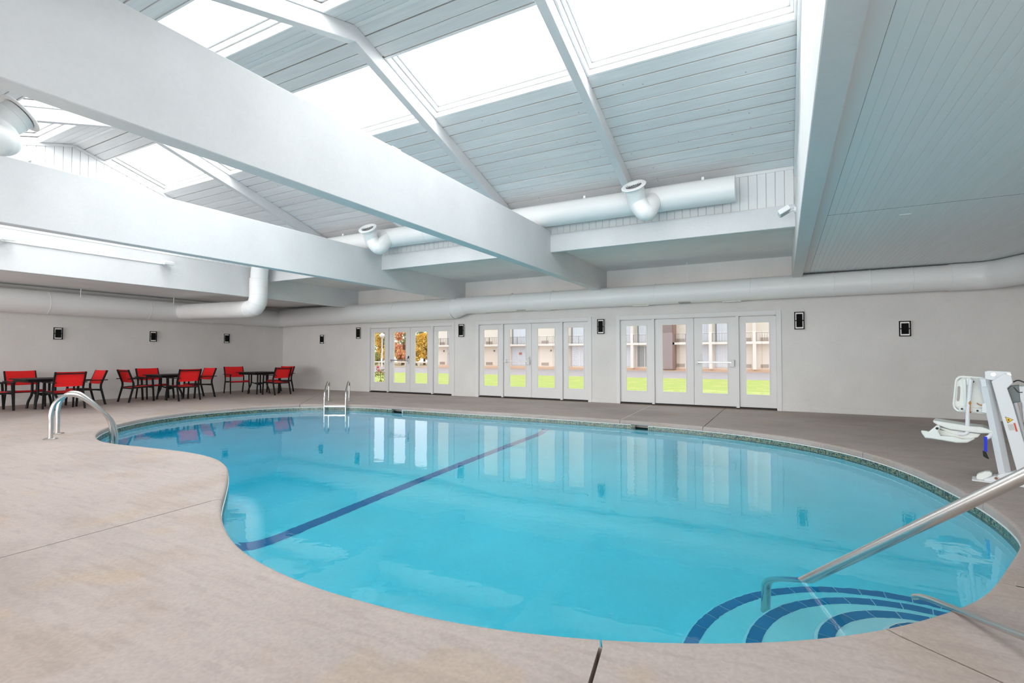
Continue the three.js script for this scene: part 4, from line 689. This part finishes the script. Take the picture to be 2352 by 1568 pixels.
  p('seat_bracket', [tubeGeo([P3(905, 905, 0.0), P3(960, 880, 0), P3(985, 835, 0), P3(1030, 800, 0)], 0.018, 0.04, 12)]);
}

// ------------------------------------------------------------------ outside
{
  const GY = -0.2, ZW = ZB - 0.2;
  const far = (n, x0, x1, z0, z1, y0, y1, m, label) => struct(n, [bx(x0, x1, y0, y1, z0, z1)], m, label);
  far('lawn', -70, 30, -31.2, ZW, GY - 0.3, GY, M('lawn_grass', RGB(1, 1, 1), 0.9, { map: grassTex }), 'bright green lawn outside the doors');
  far('road', -90, 40, -45.4, -31.2, GY - 0.3, GY - 0.03, M('asphalt', RGB(1, 1, 1), 0.9, { map: asphaltTex }), 'pale grey drive beyond the lawn');
  far('path', -36.2, 20, -48, -45.4, GY - 0.3, GY + 0.05, M('peach_concrete', RGB(0.72, 0.50, 0.36), 0.85), 'peach coloured walk along the building opposite');
  far('ground_verge', -100, -36.2, -70, -45.4, GY - 0.3, GY + 0.02, M('dry_verge', RGB(0.50, 0.40, 0.26), 0.95), 'dry verge under the autumn trees');
  far('terrace', -18, 8, ZW - 0.35, ZW, GY - 0.1, -0.03, M('outside_step', RGB(0.6, 0.57, 0.54), 0.9), 'narrow concrete step outside the doors');
  // building with balconies
  const B = group('motel_building', [0, GY, -47]); tag(B, 'cream building with balcony railings seen through the doors', 'building');
  const mCream = M('cream_render', RGB(0.88, 0.80, 0.72), 0.9), mTrimW = M('white_render', RGB(0.86, 0.80, 0.74), 0.85), mCurt = M('pale_curtain', RGB(0.72, 0.76, 0.84), 0.8), mGr = M('grey_grille', RGB(0.42, 0.34, 0.30), 0.7), mRail = M('railing_brown', RGB(0.20, 0.15, 0.14), 0.6), mRoomDark = M('dark_room', RGB(0.34, 0.35, 0.36), 0.8);
  const b = (n, geo, m, parent = B) => part(n, geo, m, parent), y = v => v - GY;
  b('wall', [bx(-35.4, 14, y(-0.2), y(12.2), -3, 0)], mCream);  // unseen upper wall made taller to keep bright sky out of water reflections
  b('plinth', [bx(-35.4, 14, y(-0.16), y(0.04), 0, 0.30)], M('peach_plinth', RGB(0.78, 0.58, 0.44), 0.9));
  b('balcony_slab', [bx(-35.4, 14, y(2.11), y(2.30), 0, 1.0)], mTrimW);
  for (const x of [-32.6, -25.95, -19.2, -12.25, -5.48, -2.08, 1.4]) b('fin_wall', [bx(x - 0.125, x + 0.125, y(0.0), y(12.2), 0, 0.98)], mTrimW);
  b('brick_pier', [bx(-9.55, -8.62, y(-0.1), y(12.2), 0, 1.12)], M('brown_pier', RGB(0.33, 0.25, 0.24), 0.9)); b('pier_return', [bx(-8.62, -8.46, y(-0.1), y(12.2), 0, 1.0)], M('brown_pier_side', RGB(0.36, 0.24, 0.20), 0.9));
  const wins = [[-33.6, -32.8, 0], [-25.3, -23.6, 0], [-20.35, -19.4, 0], [-18.6, -16.9, 0], [-14.9, -12.45, 0], [-12.0, -10.6, 1], [-6.9, -5.68, 0], [-5.22, -3.8, 0]];
  for (const [x0, x1, open] of wins) for (const up of [0, 1]) {
    const ya = y(up ? 2.33 : 0.10), yb = y(up ? 4.25 : 2.03), t = 0.05;
    const wn = b('window', [bx(x0 - t, x0, ya, yb, -0.02, 0.06), bx(x1, x1 + t, ya, yb, -0.02, 0.06), bx(x0, x1, yb, yb + t, -0.02, 0.06), bx((x0 + x1) / 2 - 0.03, (x0 + x1) / 2 + 0.03, ya, yb, -0.02, 0.05)], mTrimW);
    b('recess', [bx(x0, x1, ya, yb, 0.0, 0.004)], mRoomDark, wn);
    const folds = []; const c0 = open && !up ? x0 + (x1 - x0) * 0.72 : x0 + (x1 - x0) * (0.02 + 0.10 * up), c1 = x1 - 0.02;
    const ps = [], ii = []; const nf = Math.max(6, Math.round((c1 - c0) / 0.05)); for (let k = 0; k <= nf; k++) { const x = c0 + (c1 - c0) * k / nf, z = 0.02 + (k % 4 < 2 ? 0.02 : 0.0); ps.push(x, ya + 0.02, z, x, yb, z); } for (let k = 0; k < nf; k++) { const a = 2 * k; ii.push(a, a + 2, a + 1, a + 1, a + 2, a + 3); }
    const cg = new THREE.BufferGeometry(); cg.setAttribute('position', new THREE.Float32BufferAttribute(ps, 3)); cg.setIndex(ii); const cn = cg.toNonIndexed(); cn.computeVertexNormals(); b('curtain', [cn], mCurt, wn);
  }
  for (const [x0, x1] of [[-34.7, -34.0], [-28.5, -27.68], [-21.86, -21.04], [-10.2, -9.56], [-8.44, -7.75], [-2.9, -2.35], [-1.68, -1.06]]) for (const up of [0, 1]) { const ya = y(up ? 2.36 : 0.12), h = 0.3; const gr = b('air_grille', [bx(x0, x1, ya, ya + h, 0, 0.03)], M('grille_back', RGB(0.60, 0.50, 0.42), 0.8)); b('slats', [0, 1, 2].flatMap(c => [0, 1, 2, 3].map(r => bx(x0 + 0.03 + c * (x1 - x0) / 3, x0 - 0.02 + (c + 1) * (x1 - x0) / 3, ya + 0.02 + r * 0.07, ya + 0.06 + r * 0.07, 0.03, 0.045))), mGr, gr); }
  for (const x of [-34.1, -27.45, -20.78]) for (const up of [0, 1]) b('wall_light', [bx(x - 0.05, x + 0.05, y(up ? 3.95 : 1.56), y(up ? 4.15 : 1.72), 0, 0.12)], mRail);
  for (const x of [-33.3, -24.27]) b('red_notice', [bx(x - 0.16, x + 0.16, y(1.22), y(1.46), 0.05, 0.06)], M('red_notice', RGB(0.60, 0.22, 0.20), 0.7));
  // railings bay by bay; balusters too thin to pick apart
  const posts = [-35.3, -32.6, -29.1, -25.95, -22.4, -19.2, -15.7, -12.25, -9.55, -5.48, -2.08, 1.4, 4.8, 8.2, 11.6];
  for (let i = 0; i + 1 < posts.length; i++) { const a = posts[i] + 0.12, c = posts[i + 1] - 0.12; const rl = b('railing', [bx(a, c, y(3.03), y(3.055), 0.94, 0.97), bx(a, c, y(2.37), y(2.39), 0.945, 0.965), bx(a, a + 0.05, y(2.3), y(3.06), 0.93, 0.98), bx((a + c) / 2 - 0.02, (a + c) / 2 + 0.02, y(2.3), y(3.06), 0.93, 0.98)], mRail); const bal = []; for (let x = a + 0.12; x < c; x += 0.125) bal.push(bx(x - 0.009, x + 0.009, y(2.38), y(3.03), 0.945, 0.965)); const o = b('balusters', bal, mRail, rl); o.userData.kind = 'stuff'; }
  b('roof', [bx(-35.8, 14.5, y(12.2), y(12.4), -3.2, 1.3)], mTrimW);
  // lamp post, guard rail
  const lp = group('street_lamp', [-41.6, GY, -45]); tag(lp, 'white street lamp before the autumn trees', 'street lamp');
  part('pole', [new THREE.CylinderGeometry(0.06, 0.085, 3.3, 12).translate(0, 1.65, 0)], mWhite, lp); part('bracket', [tubeGeo([V(0, 3.25, 0), V(-0.16, 3.38, 0), V(-0.16, 3.5, 0)], 0.025, 0.06, 8), tubeGeo([V(0, 3.25, 0), V(0.16, 3.38, 0), V(0.16, 3.5, 0)], 0.025, 0.06, 8)], mWhite, lp);
  part('lantern', [new THREE.LatheGeometry([[0, 3.46], [0.22, 3.48], [0.27, 3.6], [0.36, 3.66], [0.30, 3.80], [0.12, 3.95], [0, 4.0]].map(p => new THREE.Vector2(...p)), 20)], mWhite, lp);
  const gr = group('guard_rail', [0, GY, -50]); tag(gr, 'white guard rail in front of the autumn trees', 'guard rail');
  part('beam', [chamfer(-62, -36.4, 0.40, 0.58, -0.04, 0.02, 0.03, 'x')], mTrimW, gr); for (let x = -60; x < -36; x += 2.2) part('post', [bx(x - 0.06, x + 0.06, 0, 0.5, -0.12, -0.04)], mTrimW, gr);
  // autumn trees
  const leafSet = (N, cx, cy, cz, rx, ry, rz, size, cols) => {
    const P = [], C = [], Nn = [];
    const cl = []; for (let i = 0; i < 26; i++) { const a = rnd() * 6.283, u = rr(-1, 1), q = Math.sqrt(1 - u * u), f = Math.cbrt(rr(0.25, 1)); cl.push([cx + rx * f * q * Math.cos(a), cy + ry * f * u, cz + rz * f * q * Math.sin(a), rr(0.6, 1.15), Math.floor(rnd() * cols.length)]); }
    for (let i = 0; i < N; i++) {
      const c = cl[i % cl.length], rad = 0.40 * Math.min(rx, ry) * c[3], d = V(rr(-1, 1), rr(-1, 1), rr(-1, 1)).normalize().multiplyScalar(rad * Math.cbrt(rnd())), o = V(c[0], c[1], c[2]).add(d);
      const u = V(rr(-1, 1), rr(-1, 1), rr(-1, 1)).normalize(), v = V(rr(-1, 1), rr(-1, 1), rr(-1, 1)).cross(u).normalize(), s = size * rr(0.6, 1.4), k = cols[(c[4] + (rnd() < 0.3 ? 1 : 0)) % cols.length], f = rr(0.7, 1.25), n = V().crossVectors(u, v);
      const a = o.clone().addScaledVector(u, s), b2 = o.clone().addScaledVector(v, s * 0.6), c2 = o.clone().addScaledVector(u, -s), d2 = o.clone().addScaledVector(v, -s * 0.6);
      for (const w of [a, b2, c2, a, c2, d2]) { P.push(w.x, w.y, w.z); Nn.push(n.x, n.y, n.z); C.push(k[0] * f, k[1] * f, k[2] * f); }
    }
    const g = new THREE.BufferGeometry(); g.setAttribute('position', new THREE.Float32BufferAttribute(P, 3)); g.setAttribute('normal', new THREE.Float32BufferAttribute(Nn, 3)); g.setAttribute('color', new THREE.Float32BufferAttribute(C, 3)); return g;
  };
  const mLeaf = M('autumn_leaves', RGB(1, 1, 1), 0.8, { vertexColors: true, side: THREE.DoubleSide }), mBark = M('bark', RGB(0.16, 0.11, 0.08), 0.9);
  const gold = [[0.92, 0.58, 0.10], [0.90, 0.66, 0.18], [0.95, 0.72, 0.24]], rust = [[0.90, 0.42, 0.26], [0.92, 0.52, 0.32], [0.90, 0.62, 0.24]], olive = [[0.42, 0.44, 0.16], [0.58, 0.50, 0.18], [0.36, 0.38, 0.14]], green = [[0.48, 0.52, 0.20], [0.60, 0.58, 0.22], [0.70, 0.58, 0.18]];
  const trees = [[-49.7, -52, 0.9, 1.0, green, 'low green bush behind the guard rail at the lamp foot'], [-46.9, -52, 0.9, 1.5, gold, 'amber bush left of centre behind the guard rail'], [-44.6, -52, 0.9, 1.2, rust, 'rusty bush behind the guard rail'], [-42.2, -52, 0.9, 1.6, gold, 'amber bush nearest the building behind the guard rail'],
    [-51.2, -55.5, 1.5, 3.6, gold, 'golden tree behind the street lamp'], [-47.3, -55.5, 1.5, 3.2, rust, 'salmon-red tree seen through the leftmost door pane'], [-43.6, -55.5, 1.5, 2.9, gold, 'yellow tree nearest the building end'], [-40.0, -55.5, 1.4, 3.6, olive, 'olive tree beside the building end'],
    [-57.0, -61, 2.5, 4.6, olive, 'dark olive tree farthest along the verge'], [-51.0, -61, 2.5, 4.4, olive, 'tall olive tree rising behind the golden tree'], [-45.0, -61, 2.5, 5.0, olive, 'tall olive tree rising behind the yellow tree'], [-39.0, -61, 2.5, 5.2, green, 'green tree rising behind the cream building']];
  for (const [x, z, r, h, c, label] of trees) { const t = group('autumn_tree', [x, GY, z]); tag(t, label, 'tree', 'autumn trees beyond the drive'); part('trunk', [new THREE.CylinderGeometry(0.06 * r, 0.11 * r, h, 8).translate(0, h / 2, 0)], mBark, t); part('foliage', [leafSet(5200, 0, h * 0.8 + r * 0.2, 0, r * 0.85, Math.max(r * 0.85, h * 0.66), r * 0.8, 0.13, c)], mLeaf, t); }
  const rb = group('rose_bush', [-13.95, GY, -15.1]); tag(rb, 'rose bush with pink blooms outside the leftmost sidelight', 'bush');
  part('foliage', [leafSet(700, 0, 0.42, 0, 0.42, 0.42, 0.35, 0.035, [[0.30, 0.34, 0.10], [0.42, 0.40, 0.16], [0.50, 0.30, 0.18]])], mLeaf, rb);
  part('stem', [tubeGeo([V(0, 0, 0), V(-0.05, 0.4, 0.02), V(-0.1, 0.75, 0)], 0.012, 0.1, 6), tubeGeo([V(0.05, 0, 0), V(0.2, 0.5, 0), V(0.3, 0.8, 0)], 0.01, 0.1, 6)], mBark, rb);
  for (const [x, yy] of [[-0.08, 0.78], [-0.13, 0.92], [0.28, 0.82]]) part('rose_bloom', [new THREE.IcosahedronGeometry(0.055, 1).translate(x, yy, 0.1)], M('rose_pink', RGB(0.72, 0.12, 0.18), 0.7), rb);
}

scene.traverse(o => { if (o.isMesh) { o.castShadow = o.receiveShadow = true; } });
renderer.render(scene, camera);
